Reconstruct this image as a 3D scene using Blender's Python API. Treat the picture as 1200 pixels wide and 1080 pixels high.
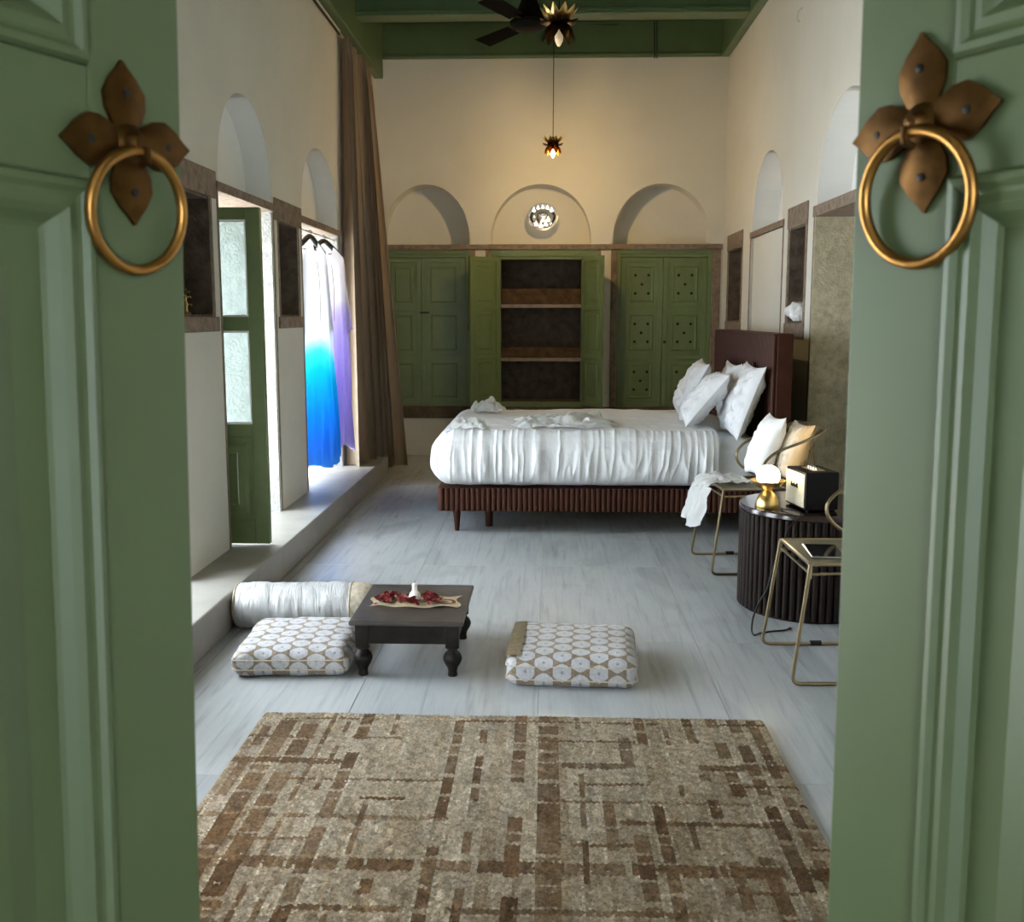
import bpy, bmesh, math, random
from mathutils import Vector, Matrix, noise, geometry
from mathutils.bvhtree import BVHTree
random.seed(7)
S = bpy.context.scene
for o in list(bpy.data.objects): bpy.data.objects.remove(o)
COL = S.collection
PI = math.pi
R = math.radians

# ------------------------------------------------------------------ camera
F, VPX, VPY, EYE = 1200.0, 643.0, 370.0, 1.35      # focal length in px, vanishing point of the room axis, eye height
PITCH = math.atan((540 - VPY) / F)
YAW = math.atan((VPX - 600) / F * math.cos(PITCH))
cd = bpy.data.cameras.new('camera'); cam = bpy.data.objects.new('camera', cd); COL.objects.link(cam)
cam.location = (0, 0, EYE); cam.rotation_euler = (PI / 2 - PITCH, 0, YAW)
cd.sensor_fit = 'HORIZONTAL'; cd.sensor_width = 36; cd.lens = 36 * F / 1200; cd.clip_start = 0.02
cd.dof.use_dof = True; cd.dof.focus_distance = 5.5; cd.dof.aperture_fstop = 11
S.camera = cam
# ------------------------------------------------------------------ world, sun, exposure
W = bpy.data.worlds.new('world'); S.world = W; W.use_nodes = True
bgn = W.node_tree.nodes['Background']; bgn.inputs[0].default_value = (0.80, 0.91, 1.0, 1); bgn.inputs[1].default_value = 6.0
sd = bpy.data.lights.new('sun', 'SUN'); sun = bpy.data.objects.new('sun', sd); COL.objects.link(sun)
sd.energy = 14; sd.angle = R(3); sd.color = (1.0, 0.97, 0.91)
sun.rotation_euler = Vector((-0.22, 0.10, 1)).to_track_quat('Z', 'Y').to_euler()   # high sun over the terrace beyond the openings
S.view_settings.view_transform = 'Standard'; S.view_settings.look = 'None'; S.view_settings.gamma = 1
S.view_settings.use_curve_mapping = False
S.view_settings.exposure = 1.6
S.cycles.use_denoising = True
S.cycles.max_bounces = 10; S.cycles.diffuse_bounces = 6; S.cycles.glossy_bounces = 4; S.cycles.transmission_bounces = 8
S.cycles.sample_clamp_indirect = 8; S.cycles.caustics_reflective = False; S.cycles.caustics_refractive = False

# pixel of the photograph -> point on a plane of the room
_fw = Vector((-math.sin(YAW) * math.cos(PITCH), math.cos(YAW) * math.cos(PITCH), -math.sin(PITCH)))
_rt = Vector((math.cos(YAW), math.sin(YAW), 0)); _up = _rt.cross(_fw)
def _ray(x, y): return _fw + _rt * ((x - 600) / F) + _up * ((540 - y) / F)
def onx(x, y, X): d = _ray(x, y); return Vector((0, 0, EYE)) + d * (X / d.x)
def ony(x, y, Y): d = _ray(x, y); return Vector((0, 0, EYE)) + d * (Y / d.y)
def onz(x, y, z=0.0): d = _ray(x, y); return Vector((0, 0, EYE)) + d * ((z - EYE) / d.z)

# ------------------------------------------------------------------ materials
class NT:
    """tiny node-graph writer"""
    def __init__(s, name):
        s.m = bpy.data.materials.new(name); s.m.use_nodes = True; s.t = s.m.node_tree; s.n = s.t.nodes; s.l = s.t.links
        s.p = s.n['Principled BSDF']; s._co = None
    def node(s, typ, **kw):
        n = s.n.new(typ)
        for k, v in kw.items(): setattr(n, k, v)
        return n
    def inp(s, sock, v):
        if isinstance(v, bpy.types.NodeSocket): s.l.new(v, sock)
        elif isinstance(v, (tuple, list)) and len(v) == 3 and sock.type == 'RGBA': sock.default_value = (*v, 1)
        else: sock.default_value = v
    def co(s):
        if s._co is None: s._co = s.node('ShaderNodeTexCoord').outputs['Object']
        return s._co
    def mapped(s, scale=(1, 1, 1), loc=(0, 0, 0), src=None):
        n = s.node('ShaderNodeMapping'); s.inp(n.inputs[0], src or s.co()); n.inputs['Scale'].default_value = scale
        s.inp(n.inputs['Location'], loc); return n.outputs[0]
    def noise(s, scale, detail=4, rough=.55, vec=None, dist=0):
        n = s.node('ShaderNodeTexNoise'); s.inp(n.inputs['Vector'], vec or s.co()); n.inputs['Scale'].default_value = scale
        n.inputs['Detail'].default_value = detail; n.inputs['Roughness'].default_value = rough; n.inputs['Distortion'].default_value = dist
        return n.outputs['Fac']
    def math(s, op, a, b=0.0, c=0.0):
        n = s.node('ShaderNodeMath', operation=op); s.inp(n.inputs[0], a); s.inp(n.inputs[1], b); s.inp(n.inputs[2], c); return n.outputs[0]
    def ramp(s, fac, stops):
        n = s.node('ShaderNodeValToRGB'); s.inp(n.inputs[0], fac); e = n.color_ramp.elements
        while len(e) < len(stops): e.new(.5)
        for el, (p, c) in zip(e, stops): el.position = p; el.color = (*c, 1) if len(c) == 3 else c
        return n.outputs[0]
    def mix(s, fac, a, b, mode='MIX'):
        n = s.node('ShaderNodeMix', data_type='RGBA', blend_type=mode); s.inp(n.inputs[0], fac); s.inp(n.inputs[6], a); s.inp(n.inputs[7], b); return n.outputs[2]
    def bump(s, h, strength=.3, dist=.01):
        n = s.node('ShaderNodeBump'); s.inp(n.inputs['Height'], h); n.inputs['Strength'].default_value = strength; n.inputs['Distance'].default_value = dist
        s.l.new(n.outputs[0], s.p.inputs['Normal']); return n
    def set(s, **kw):
        for k, v in kw.items(): s.inp(s.p.inputs[k.replace('_', ' ')], v)
        return s
    def xyz(s, src=None):
        n = s.node('ShaderNodeSeparateXYZ'); s.inp(n.inputs[0], src or s.co()); return n.outputs
    def rnd(s): return s.node('ShaderNodeObjectInfo').outputs['Random']

def srgb(r, g, b):
    f = lambda c: (c / 255 / 12.92) if c / 255 <= .04045 else ((c / 255 + .055) / 1.055) ** 2.4
    return (f(r), f(g), f(b))
def tint(c, k): return tuple(min(1, x * k) for x in c)

def mat_mottled(name, c, rough=.6, scale=8, amount=.2, bump=.15, bscale=40, bdist=.004, metallic=0, **kw):
    t = NT(name); n = t.noise(scale, 5)
    col = t.ramp(n, [(.25, tint(c, 1 - amount)), (.5, c), (.78, tint(c, 1 + amount))])
    t.set(Base_Color=col, Roughness=rough, Metallic=metallic, **kw)
    if bump: t.bump(t.noise(bscale, 4), bump, bdist)
    return t.m
def mat_plain(name, c, rough=.5, metallic=0, **kw):
    t = NT(name); n = t.noise(14, 3)
    t.set(Base_Color=t.ramp(n, [(.3, tint(c, .92)), (.7, tint(c, 1.06))]), Roughness=rough, Metallic=metallic, **kw); return t.m
def mat_emit(name, c, strength):
    t = NT(name); t.set(Base_Color=c, Roughness=.3, Emission_Color=c, Emission_Strength=strength); return t.m

M = {}
M['plaster'] = mat_mottled('plaster', (.65, .63, .565), .75, 1.6, .06, .25, 14, .01)
M['white_paint'] = mat_mottled('white_limewash', (.80, .80, .78), .7, 2.5, .04, .15, 16, .006)
M['ledge'] = mat_mottled('ledge_stone', (.30, .28, .25), .4, 5, .18, .1, 60, .002)
M['stone'] = mat_mottled('brown_stone', (.24, .18, .135), .9, 22, .42, .8, 70, .012)
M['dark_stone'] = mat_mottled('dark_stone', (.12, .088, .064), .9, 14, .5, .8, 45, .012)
M['olive_stone'] = mat_mottled('olive_stone', (.52, .47, .34), .85, 26, .3, .8, 80, .012)
M['grey_stone'] = mat_mottled('grey_stone', (.30, .30, .28), .85, 18, .3, .8, 60, .012)
M['green'] = mat_mottled('green_paint', (.145, .195, .080), .40, 6, .14, .12, 30, .004)
M['door_green'] = mat_mottled('door_green_paint', (.112, .150, .068), .44, 4, .10, .12, 20, .004)
M['beam_green'] = mat_mottled('beam_green_paint', (.085, .135, .06), .42, 5, .14, .12, 30, .004)
M['brass'] = mat_mottled('aged_brass', (.44, .22, .06), .32, 30, .35, .1, 80, .001, 1)
M['bronze'] = mat_mottled('dark_bronze_plate', (.11, .053, .016), .45, 40, .45, .2, 70, .002, 1)
M['gold'] = mat_mottled('gold_leaf', (.75, .52, .2), .28, 30, .2, .1, 60, .001, 1)
M['wire'] = mat_plain('brass_wire', (.30, .235, .14), .3, 1)
M['black'] = mat_plain('black_enamel', (.010, .009, .008), .5, Specular_IOR_Level=.25)
M['matte_black'] = mat_plain('matte_black', (.008, .007, .006), .9, Specular_IOR_Level=.05)
M['iron'] = mat_plain('dark_iron', (.03, .028, .026), .5, .6)
M['walnut'] = mat_mottled('walnut', (.048, .015, .008), .48, 10, .3, .1, 60, .002, Specular_IOR_Level=.16)
M['espresso'] = mat_mottled('espresso_wood', (.014, .008, .006), .42, 12, .3, .1, 60, .002, Specular_IOR_Level=.14)
M['old_wood'] = mat_mottled('dark_old_wood', (.013, .010, .008), .5, 16, .5, .4, 60, .004, Specular_IOR_Level=.16)
M['shelf'] = mat_mottled('shelf_slab', (.24, .19, .15), .7, 18, .3, .4, 50, .004)
M['batten'] = mat_mottled('rough_batten', (.075, .040, .017), .85, 14, .75, .7, 60, .008)
M['white_metal'] = mat_plain('white_metal', (.7, .7, .68), .4)
M['silver'] = mat_plain('silver_metal', (.6, .6, .6), .25, 1)
M['wax'] = mat_plain('white_wax', (.85, .83, .78), .5, Subsurface_Weight=.2)

def mat_linen(name, c, bs=35, bd=.006, trans=0.0):
    t = NT(name); a = t.noise(6, 4); b = t.noise(bs, 5, .6, dist=.6)
    t.set(Base_Color=t.ramp(a, [(.3, tint(c, .95)), (.7, tint(c, 1.03))]), Roughness=.85, Sheen_Weight=.15)
    t.bump(b, .35, bd); return t.m
M['linen'] = mat_linen('white_linen', (.70, .70, .715))
M['towel'] = mat_linen('white_towel', (.86, .855, .84), 160, .002)
M['cream'] = mat_linen('cream_cushion', (.80, .72, .58), 60, .004)
M['tan'] = mat_linen('tan_cushion', (.72, .46, .22), 60, .004)
M['satin'] = None
def mat_satin():
    t = NT('ivory_satin'); v = t.mapped((6, 1, 1)); n = t.noise(5, 5, .6, v, .8)
    t.set(Base_Color=t.ramp(n, [(.3, (.40, .39, .385)), (.7, (.52, .515, .505))]), Roughness=.36, Sheen_Weight=.2)
    t.bump(n, .5, .02); return t.m
M['satin'] = mat_satin()

def mat_marble():
    t = NT('pale_marble'); r = t.rnd()
    off = t.node('ShaderNodeCombineXYZ'); t.inp(off.inputs[0], t.math('MULTIPLY', r, 37)); t.inp(off.inputs[1], t.math('MULTIPLY', r, 91))
    v = t.mapped((22.0, 1.1, 1), off.outputs[0]); v2 = t.mapped((2.2, .8, 1), off.outputs[0])
    a = t.noise(1.6, 8, .62, v, .5); b = t.noise(1.3, 6, .55, v2, .6)
    c1 = t.ramp(a, [(.30, (.33, .34, .352)), (.43, (.415, .425, .434)), (.55, (.452, .46, .466)), (.72, (.41, .418, .424))])
    c2 = t.ramp(b, [(.36, (.84, .845, .855)), (.48, (1, 1, 1)), (.58, (1, 1, 1)), (.70, (.89, .88, .86))])
    col = t.mix(1.0, c1, c2, 'MULTIPLY')
    k = t.math('ADD', t.math('MULTIPLY', r, .10), .95)
    col = t.mix(1.0, col, t.ramp(r, [(0, (.93, .93, .94)), (1, (1.0, 1.0, .99))]), 'MULTIPLY')
    t.set(Base_Color=col, Roughness=.27, Specular_IOR_Level=.5)
    t.bump(t.noise(9, 3), .05, .004); return t.m
M['marble'] = mat_marble()

def mat_brocade():
    """staggered pointed medallions, pale centres in tan borders with a small dot"""
    t = NT('brocade'); x, y, z = t.xyz()
    v = t.math('ADD', y, z)
    u = t.math('DIVIDE', x, .067); cu = t.math('FLOOR', u); fu = t.math('SUBTRACT', t.math('FRACT', u), .5)
    sh = t.math('MULTIPLY', t.math('MODULO', t.math('ABSOLUTE', cu), 2), .5)
    w = t.math('ADD', t.math('DIVIDE', v, .080), sh); fv = t.math('SUBTRACT', t.math('FRACT', w), .5)
    au, av = t.math('ABSOLUTE', fu), t.math('ABSOLUTE', fv)
    d = t.math('ADD', t.math('POWER', t.math('DIVIDE', au, .66), 1.35), t.math('POWER', t.math('DIVIDE', av, .50), 1.7))
    r2 = t.math('SQRT', t.math('ADD', t.math('POWER', au, 2), t.math('POWER', av, 2)))
    grain = t.noise(90, 3)
    pale = t.ramp(grain, [(.3, (.40, .39, .41)), (.7, (.54, .53, .55))])
    tan = t.ramp(grain, [(.3, (.17, .12, .075)), (.7, (.29, .22, .145))])
    dark = (.20, .16, .13)
    col = t.mix(t.math('LESS_THAN', d, .86), tan, pale)
    ring = t.math('MULTIPLY', t.math('GREATER_THAN', d, .84), t.math('LESS_THAN', d, .94))
    dash = t.math('GREATER_THAN', t.math('FRACT', t.math('MULTIPLY', x, 110)), .4)
    col = t.mix(t.math('MULTIPLY', ring, dash), col, dark)
    col = t.mix(t.math('LESS_THAN', r2, .075), col, (.25, .24, .30))
    t.set(Base_Color=col, Roughness=.55, Sheen_Weight=.2)
    t.bump(t.math('ADD', t.math('MULTIPLY', d, -.6), grain), .35, .006); return t.m
M['brocade'] = mat_brocade()
M['piping'] = mat_mottled('tan_piping', (.42, .33, .21), .5, 60, .3, .3, 120, .003)
M['tan_band'] = mat_mottled('tan_brocade_band', (.55, .47, .36), .5, 60, .35, .3, 120, .003)

def mat_rug():
    t = NT('knotted_wool'); a = t.node('ShaderNodeAttribute', attribute_name='pattern'); g = t.noise(240, 3); g2 = t.noise(9, 4)
    col = t.mix(1.0, a.outputs['Color'], t.ramp(g, [(.3, (.68,) * 3), (.7, (1.25,) * 3)]), 'MULTIPLY')
    col = t.mix(1.0, col, t.ramp(g2, [(.3, (.82,) * 3), (.7, (1.1,) * 3)]), 'MULTIPLY')
    t.set(Base_Color=col, Roughness=.95, Sheen_Weight=.1, Specular_IOR_Level=.1); t.bump(g, .5, .003); return t.m
M['rug'] = mat_rug()

def mat_curtain():
    t = NT('brown_curtain'); v = t.mapped((1, 1, .02)); n = t.noise(60, 3, .5, v)
    t.set(Base_Color=t.ramp(n, [(.3, (.40, .305, .205)), (.7, (.45, .345, .235))]), Roughness=.7, Sheen_Weight=.25); t.bump(t.noise(300, 2), .15, .001); return t.m
M['curtain'] = mat_curtain()

def mat_sheer(name, stops, dome):
    """thin dyed cotton: the dye runs up the cloth from the hem and lets daylight through"""
    t = NT(name); x, y, z = t.xyz()
    h = t.math('MULTIPLY', t.math('ADD', z, t.math('MULTIPLY', t.math('POWER', t.math('ADD', y, .02), 2), dome)), 1.0 if dome > 1 else .85); h = t.math('ADD', h, t.math('MULTIPLY', t.math('SUBTRACT', t.noise(5, 4), .5), .12))
    col = t.ramp(h, stops)
    tr = t.node('ShaderNodeBsdfTranslucent'); t.inp(tr.inputs[0], col)
    t.set(Base_Color=col, Roughness=.9)
    mx = t.node('ShaderNodeMixShader'); mx.inputs[0].default_value = .42
    t.l.new(t.p.outputs[0], mx.inputs[1]); t.l.new(tr.outputs[0], mx.inputs[2]); t.l.new(mx.outputs[0], t.n['Material Output'].inputs[0]); return t.m
M['dress_blue'] = mat_sheer('blue_dipped_cotton', [(.16, (.06, .30, .72)), (.42, (.02, .42, .82)), (.70, (.01, .60, .78)), (.82, (.12, .76, .84)), (.92, (.84, .84, .86))], 1.9)
M['dress_lilac'] = mat_sheer('lilac_dipped_cotton', [(.05, (.38, .33, .58)), (.45, (.46, .39, .70)), (.85, (.62, .55, .80)), (.97, (.84, .82, .86)), (.99, (.86, .84, .86))], .3)

def mat_glass(name, c=(1, 1, 1), rough=0.0, mixd=0.0):
    t = NT(name); n = t.noise(7, 4)
    tr = t.node('ShaderNodeBsdfTransparent'); t.inp(tr.inputs[0], c)
    gl = t.node('ShaderNodeBsdfGlossy'); gl.inputs['Roughness'].default_value = rough
    df = t.node('ShaderNodeBsdfDiffuse'); t.inp(df.inputs[0], t.ramp(n, [(.3, (.55, .6, .62)), (.7, (.75, .78, .8))]))
    fr = t.node('ShaderNodeFresnel'); fr.inputs[0].default_value = 1.45
    m1 = t.node('ShaderNodeMixShader'); m1.inputs[0].default_value = mixd; t.l.new(tr.outputs[0], m1.inputs[1]); t.l.new(df.outputs[0], m1.inputs[2])
    m2 = t.node('ShaderNodeMixShader'); t.l.new(fr.outputs[0], m2.inputs[0]); t.l.new(m1.outputs[0], m2.inputs[1]); t.l.new(gl.outputs[0], m2.inputs[2])
    t.l.new(m2.outputs[0], t.n['Material Output'].inputs[0]); return t.m
M['pane'] = mat_glass('dusty_pane', (.86, .93, .93), .05, .22)
M['globe_glass'] = mat_glass('clear_globe', (.93, .93, .92), .02, .06)

# ------------------------------------------------------------------ mesh helpers
def bm_new(): return bmesh.new()
def box(bm, x0, x1, y0, y1, z0, z1, bev=0.0):
    m = Matrix.Translation(((x0 + x1) / 2, (y0 + y1) / 2, (z0 + z1) / 2)) @ Matrix.Diagonal((abs(x1 - x0), abs(y1 - y0), abs(z1 - z0), 1))
    r = bmesh.ops.create_cube(bm, size=1, matrix=m)
    if bev:
        es = list({e for v in r['verts'] for e in v.link_edges})
        bmesh.ops.bevel(bm, geom=es, offset=bev, segments=2, affect='EDGES', profile=.5)
    return bm
def tube(bm, pts, r, seg=8, closed=False, cap=True, rad=None):
    pts = [Vector(p) for p in pts]; n = len(pts); rings = []
    t0 = (pts[1] - pts[0]).normalized(); ref = Vector((0, 0, 1)) if abs(t0.z) < .9 else Vector((1, 0, 0))
    nrm = (ref - t0 * ref.dot(t0)).normalized()
    for i, p in enumerate(pts):
        if closed: tg = (pts[(i + 1) % n] - pts[i - 1])
        else: tg = pts[min(i + 1, n - 1)] - pts[max(i - 1, 0)]
        tg.normalize(); nrm = (nrm - tg * nrm.dot(tg)).normalized(); bi = tg.cross(nrm)
        rr = rad[i] if rad else r
        rings.append([bm.verts.new(p + (nrm * math.cos(2 * PI * k / seg) + bi * math.sin(2 * PI * k / seg)) * rr) for k in range(seg)])
    for i in range(n if closed else n - 1):
        a, b = rings[i], rings[(i + 1) % n]
        for k in range(seg): bm.faces.new((a[k], a[(k + 1) % seg], b[(k + 1) % seg], b[k]))
    if cap and not closed: bm.faces.new(rings[0][::-1]); bm.faces.new(rings[-1])
    return bm
def fillet(pts, r, k=5):
    pts = [Vector(p) for p in pts]; out = [pts[0]]
    for a, b, c in zip(pts, pts[1:], pts[2:]):
        d1, d2 = (a - b), (c - b); q = min(r, d1.length * .45, d2.length * .45)
        p, s = b + d1.normalized() * q, b + d2.normalized() * q
        for i in range(k + 1): t = i / k; out.append(p * (1 - t) ** 2 + b * 2 * t * (1 - t) + s * t * t)
    out.append(pts[-1]); return out
def spline(pts, k=6):
    pts = [Vector(p) for p in pts]; out = []
    for i in range(len(pts) - 1):
        p0, p1, p2, p3 = pts[max(i - 1, 0)], pts[i], pts[i + 1], pts[min(i + 2, len(pts) - 1)]
        for j in range(k):
            t = j / k; out.append(.5 * ((2 * p1) + (p2 - p0) * t + (2 * p0 - 5 * p1 + 4 * p2 - p3) * t * t + (3 * p1 - p0 - 3 * p2 + p3) * t ** 3))
    out.append(pts[-1]); return out
def lathe(bm, prof, seg=24, c=(0, 0, 0), cap=True):
    c = Vector(c); rings = []
    for r, z in prof: rings.append([bm.verts.new(c + Vector((r * math.cos(2 * PI * k / seg), r * math.sin(2 * PI * k / seg), z))) for k in range(seg)])
    for a, b in zip(rings, rings[1:]):
        for k in range(seg): bm.faces.new((a[k], a[(k + 1) % seg], b[(k + 1) % seg], b[k]))
    if cap:
        if prof[0][0] > 1e-4: bm.faces.new(rings[0][::-1])
        if prof[-1][0] > 1e-4: bm.faces.new(rings[-1])
    return bm
def grid(bm, nu, nv, fn, closed_u=False):
    vs = [[bm.verts.new(fn(i / nu, j / nv)) for j in range(nv + 1)] for i in range(nu if closed_u else nu + 1)]
    for i in range(nu):
        a, b = vs[i], vs[(i + 1) % len(vs)]
        for j in range(nv): bm.faces.new((a[j], b[j], b[j + 1], a[j + 1]))
    return vs
def softbox(bm, sx, sy, sz, r, nx, ny, nz, fn=None):
    """rounded box centred on x,y with its bottom at z = 0; fn(p, n) may move each point"""
    hx, hy, hz = sx / 2, sy / 2, sz / 2
    key = {}
    def vert(p):
        k = (round(p[0], 5), round(p[1], 5), round(p[2], 5))
        if k not in key:
            q = Vector((max(-hx + r, min(hx - r, p[0])), max(-hy + r, min(hy - r, p[1])), max(-hz + r, min(hz - r, p[2]))))
            d = Vector(p) - q; n = d.normalized(); w = q + n * r; w.z += hz
            if fn: w = fn(w, n)
            key[k] = bm.verts.new(w)
        return key[k]
    def lin(n, h): return [-h + 2 * h * i / n for i in range(n + 1)]
    X, Y, Z = lin(nx, hx), lin(ny, hy), lin(nz, hz)
    def quad(*ps):
        v = [vert(p) for p in ps]
        if len(set(v)) == 4: bm.faces.new(v)
    for i in range(nx):
        for j in range(ny):
            quad((X[i], Y[j], hz), (X[i + 1], Y[j], hz), (X[i + 1], Y[j + 1], hz), (X[i], Y[j + 1], hz))
            quad((X[i], Y[j + 1], -hz), (X[i + 1], Y[j + 1], -hz), (X[i + 1], Y[j], -hz), (X[i], Y[j], -hz))
        for k in range(nz):
            quad((X[i], -hy, Z[k]), (X[i + 1], -hy, Z[k]), (X[i + 1], -hy, Z[k + 1]), (X[i], -hy, Z[k + 1]))
            quad((X[i + 1], hy, Z[k]), (X[i], hy, Z[k]), (X[i], hy, Z[k + 1]), (X[i + 1], hy, Z[k + 1]))
    for j in range(ny):
        for k in range(nz):
            quad((-hx, Y[j + 1], Z[k]), (-hx, Y[j], Z[k]), (-hx, Y[j], Z[k + 1]), (-hx, Y[j + 1], Z[k + 1]))
            quad((hx, Y[j], Z[k]), (hx, Y[j + 1], Z[k]), (hx, Y[j + 1], Z[k + 1]), (hx, Y[j], Z[k + 1]))
    return bm
def mesh(name, bm, mat, smooth=False, recalc=True):
    if recalc: bmesh.ops.recalc_face_normals(bm, faces=bm.faces[:])
    if smooth:
        for f in bm.faces: f.smooth = True
    me = bpy.data.meshes.new(name); bm.to_mesh(me); bm.free()
    if mat is not None: me.materials.append(M[mat] if isinstance(mat, str) else mat)
    if smooth:
        try: me.set_sharp_from_angle(angle=R(40))
        except Exception: pass
    return me
def place(name, me, parent=None, loc=(0, 0, 0), rot=(0, 0, 0), mw=None):
    o = bpy.data.objects.new(name, me); COL.objects.link(o); o.parent = parent
    if mw is not None: o.matrix_basis = mw
    else: o.location = loc; o.rotation_euler = rot
    return o
def obj(name, bm, mat, parent=None, smooth=False, **kw): return place(name, mesh(name, bm, mat, smooth), parent, **kw)
def thing(name, label, cat, loc=(0, 0, 0), rotz=0, group=None, mw=None):
    o = bpy.data.objects.new(name, None); COL.objects.link(o); o.empty_display_size = .05
    if mw is not None: o.matrix_basis = mw
    else: o.location = loc; o.rotation_euler = (0, 0, rotz)
    return tag(o, label, cat, group)
def tag(o, label, cat, group=None):
    o['label'] = label; o['category'] = cat
    if group: o['group'] = group
    return o
def struct(o, label):
    o['kind'] = 'structure'; o['label'] = label; return o
def empty_struct(name, label, mw=None):
    o = bpy.data.objects.new(name, None); COL.objects.link(o); o.empty_display_size = .05
    if mw is not None: o.matrix_basis = mw
    return struct(o, label)
def world_tree(roots, shift=Vector((0, 0, 0))):
    V, P = [], []
    for r_ in roots:
        for o in [r_] + list(r_.children_recursive):
            if o.type == 'MESH':
                k = len(V); m = o.matrix_world; V += [m @ v.co + shift for v in o.data.vertices]; P += [[k + i for i in p.vertices] for p in o.data.polygons]
    return BVHTree.FromPolygons(V, P)
DIRS = [Vector((x, y, z)).normalized() for x in (-1, -.5, 0) for y in (-.7, 0, .7) for z in (0, .4, 1) if (x, y, z) != (0, 0, 0)]
def settle(o, others, d=None, step=.004, most=.30):
    """ease a soft thing by the shortest way (or along d) until it only rests against the others"""
    bpy.context.view_layer.update(); T = world_tree(others); ways = [Vector(d).normalized()] if d else DIRS; k = 0.0
    while k < most:
        for w in ways:
            if not world_tree([o], w * k).overlap(T): o.location = Vector(o.location) + w * k; bpy.context.view_layer.update(); return k
        k += step
    return k
def settle_down(o, others, step=.002, most=.25):
    """let a thing that is clear of the others sink until it meets them"""
    bpy.context.view_layer.update(); T = world_tree(others); k = 0.0
    while k < most and not world_tree([o], Vector((0, 0, -k - step))).overlap(T): k += step
    if k < most: o.location = Vector(o.location) - Vector((0, 0, k))
    bpy.context.view_layer.update(); return k
def fbm(x, y, z, o=4): return noise.fractal(Vector((x, y, z)), 1.0, 2.0, o)

# ------------------------------------------------------------------ room shell
XL, XR, YB, YF = -1.63, 1.644, 9.90, 0.50           # wall planes
STEP, STEPX = 0.165, -1.372
ZC = 4.02

# floor of marble slabs
b = bm_new(); box(b, XL - .6, XR + .5, YF - .3, YB + .5, -.12, -.004)
floor = struct(obj('floor', b, 'ledge'), 'floor of pale streaked marble slabs')
b = bm_new(); box(b, .0008, .6492, .0008, 1.2992, -.03, 0, .0008); slab = mesh('marble_slab', b, 'marble')
for i in range(6):
    for j in range(8): place('marble_slab', slab, floor, (XL - .35 + i * .65, YF - .25 + j * 1.3, 0))

def wall_mesh(bm, to3, d0, d1, outer, holes):
    """flat wall with holes between depths d0 and d1; to3(u, z, d) -> point"""
    loops = [outer] + holes
    flat = [p for l in loops for p in l]
    tris = geometry.tessellate_polygon([[Vector((u, z, 0)) for u, z in l] for l in loops])
    A = [bm.verts.new(to3(u, z, d0)) for u, z in flat]; B = [bm.verts.new(to3(u, z, d1)) for u, z in flat]
    for t in tris:
        try: bm.faces.new([A[i] for i in t]); bm.faces.new([B[i] for i in reversed(t)])
        except ValueError: pass
    k = 0
    for l in loops:
        n = len(l)
        for i in range(n): a, c = k + i, k + (i + 1) % n; bm.faces.new((A[a], A[c], B[c], B[a]))
        k += n
def rect(u0, u1, z0, z1): return [(u0, z0), (u1, z0), (u1, z1), (u0, z1)]
def arch(u0, u1, z0, h, n=28):
    c, a = (u0 + u1) / 2, (u1 - u0) / 2
    return [(u0, z0)] + [(u1, z0)] + [(c + a * math.cos(PI * i / n), z0 + .02 + (h - .02) * math.sin(PI * i / n) ** .92) for i in range(n + 1)]

# ---- wall with the openings to the terrace
OPEN_L = [(1.72, 2.72), (3.42, 4.42), (5.12, 6.12), (6.84, 8.02)]  # nearest one is unseen, added to light the near wall and rug
NICHE_L = [(4.55, 4.98), (6.25, 6.72)]
NZ0, NZ1 = 1.345, 1.915
ARCH_Z = 2.005
b = bm_new(); f3 = lambda u, z, d: Vector((XL - d, u, z))
outer = rect(YF - .3, YB + .45, -.1, 4.2)
oh = [rect(y0, y1, STEP - .03, 1.957) for y0, y1 in OPEN_L]
wall_mesh(b, f3, 0, .30, outer, oh + [rect(y0, y1, NZ0, NZ1) for y0, y1 in NICHE_L] + [arch(y0 + .01, y1 - .01, ARCH_Z, .51) for y0, y1 in OPEN_L])
wall_mesh(b, f3, .3005, .52, outer, oh)
wall_left = struct(obj('wall_left', b, 'plaster'), 'cream plaster wall with openings, niches and blind arches')
def strip(parent, name, x0, x1, y0, y1, z0, z1, mat='stone', bev=.004):
    bb = bm_new(); box(bb, x0, x1, y0, y1, z0, z1, bev); return obj(name, bb, mat, parent)
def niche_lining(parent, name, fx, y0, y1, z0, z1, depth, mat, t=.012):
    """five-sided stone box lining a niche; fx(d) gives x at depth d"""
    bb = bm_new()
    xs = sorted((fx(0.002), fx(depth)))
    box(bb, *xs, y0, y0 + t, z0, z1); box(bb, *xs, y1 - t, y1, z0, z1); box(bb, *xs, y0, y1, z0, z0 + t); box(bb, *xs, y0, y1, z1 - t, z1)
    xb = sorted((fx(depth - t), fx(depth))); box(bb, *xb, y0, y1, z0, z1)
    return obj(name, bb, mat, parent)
lx = lambda d: XL - d
for (y0, y1) in NICHE_L:
    niche_lining(wall_left, 'niche_lining', lx, y0, y1, NZ0, NZ1, .298, 'dark_stone')
    strip(wall_left, 'stone_lintel', XL - .1, XL + .010, y0 - .10, y1 + .09, NZ1, 2.045)
    strip(wall_left, 'stone_sill', XL - .1, XL + .012, y0 - .06, y1 + .06, NZ0 - .07, NZ0)
    for ya in (y0 - .03, y1): strip(wall_left, 'stone_jamb', XL - .02, XL + .004, ya, ya + .03, NZ0, NZ1)
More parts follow.
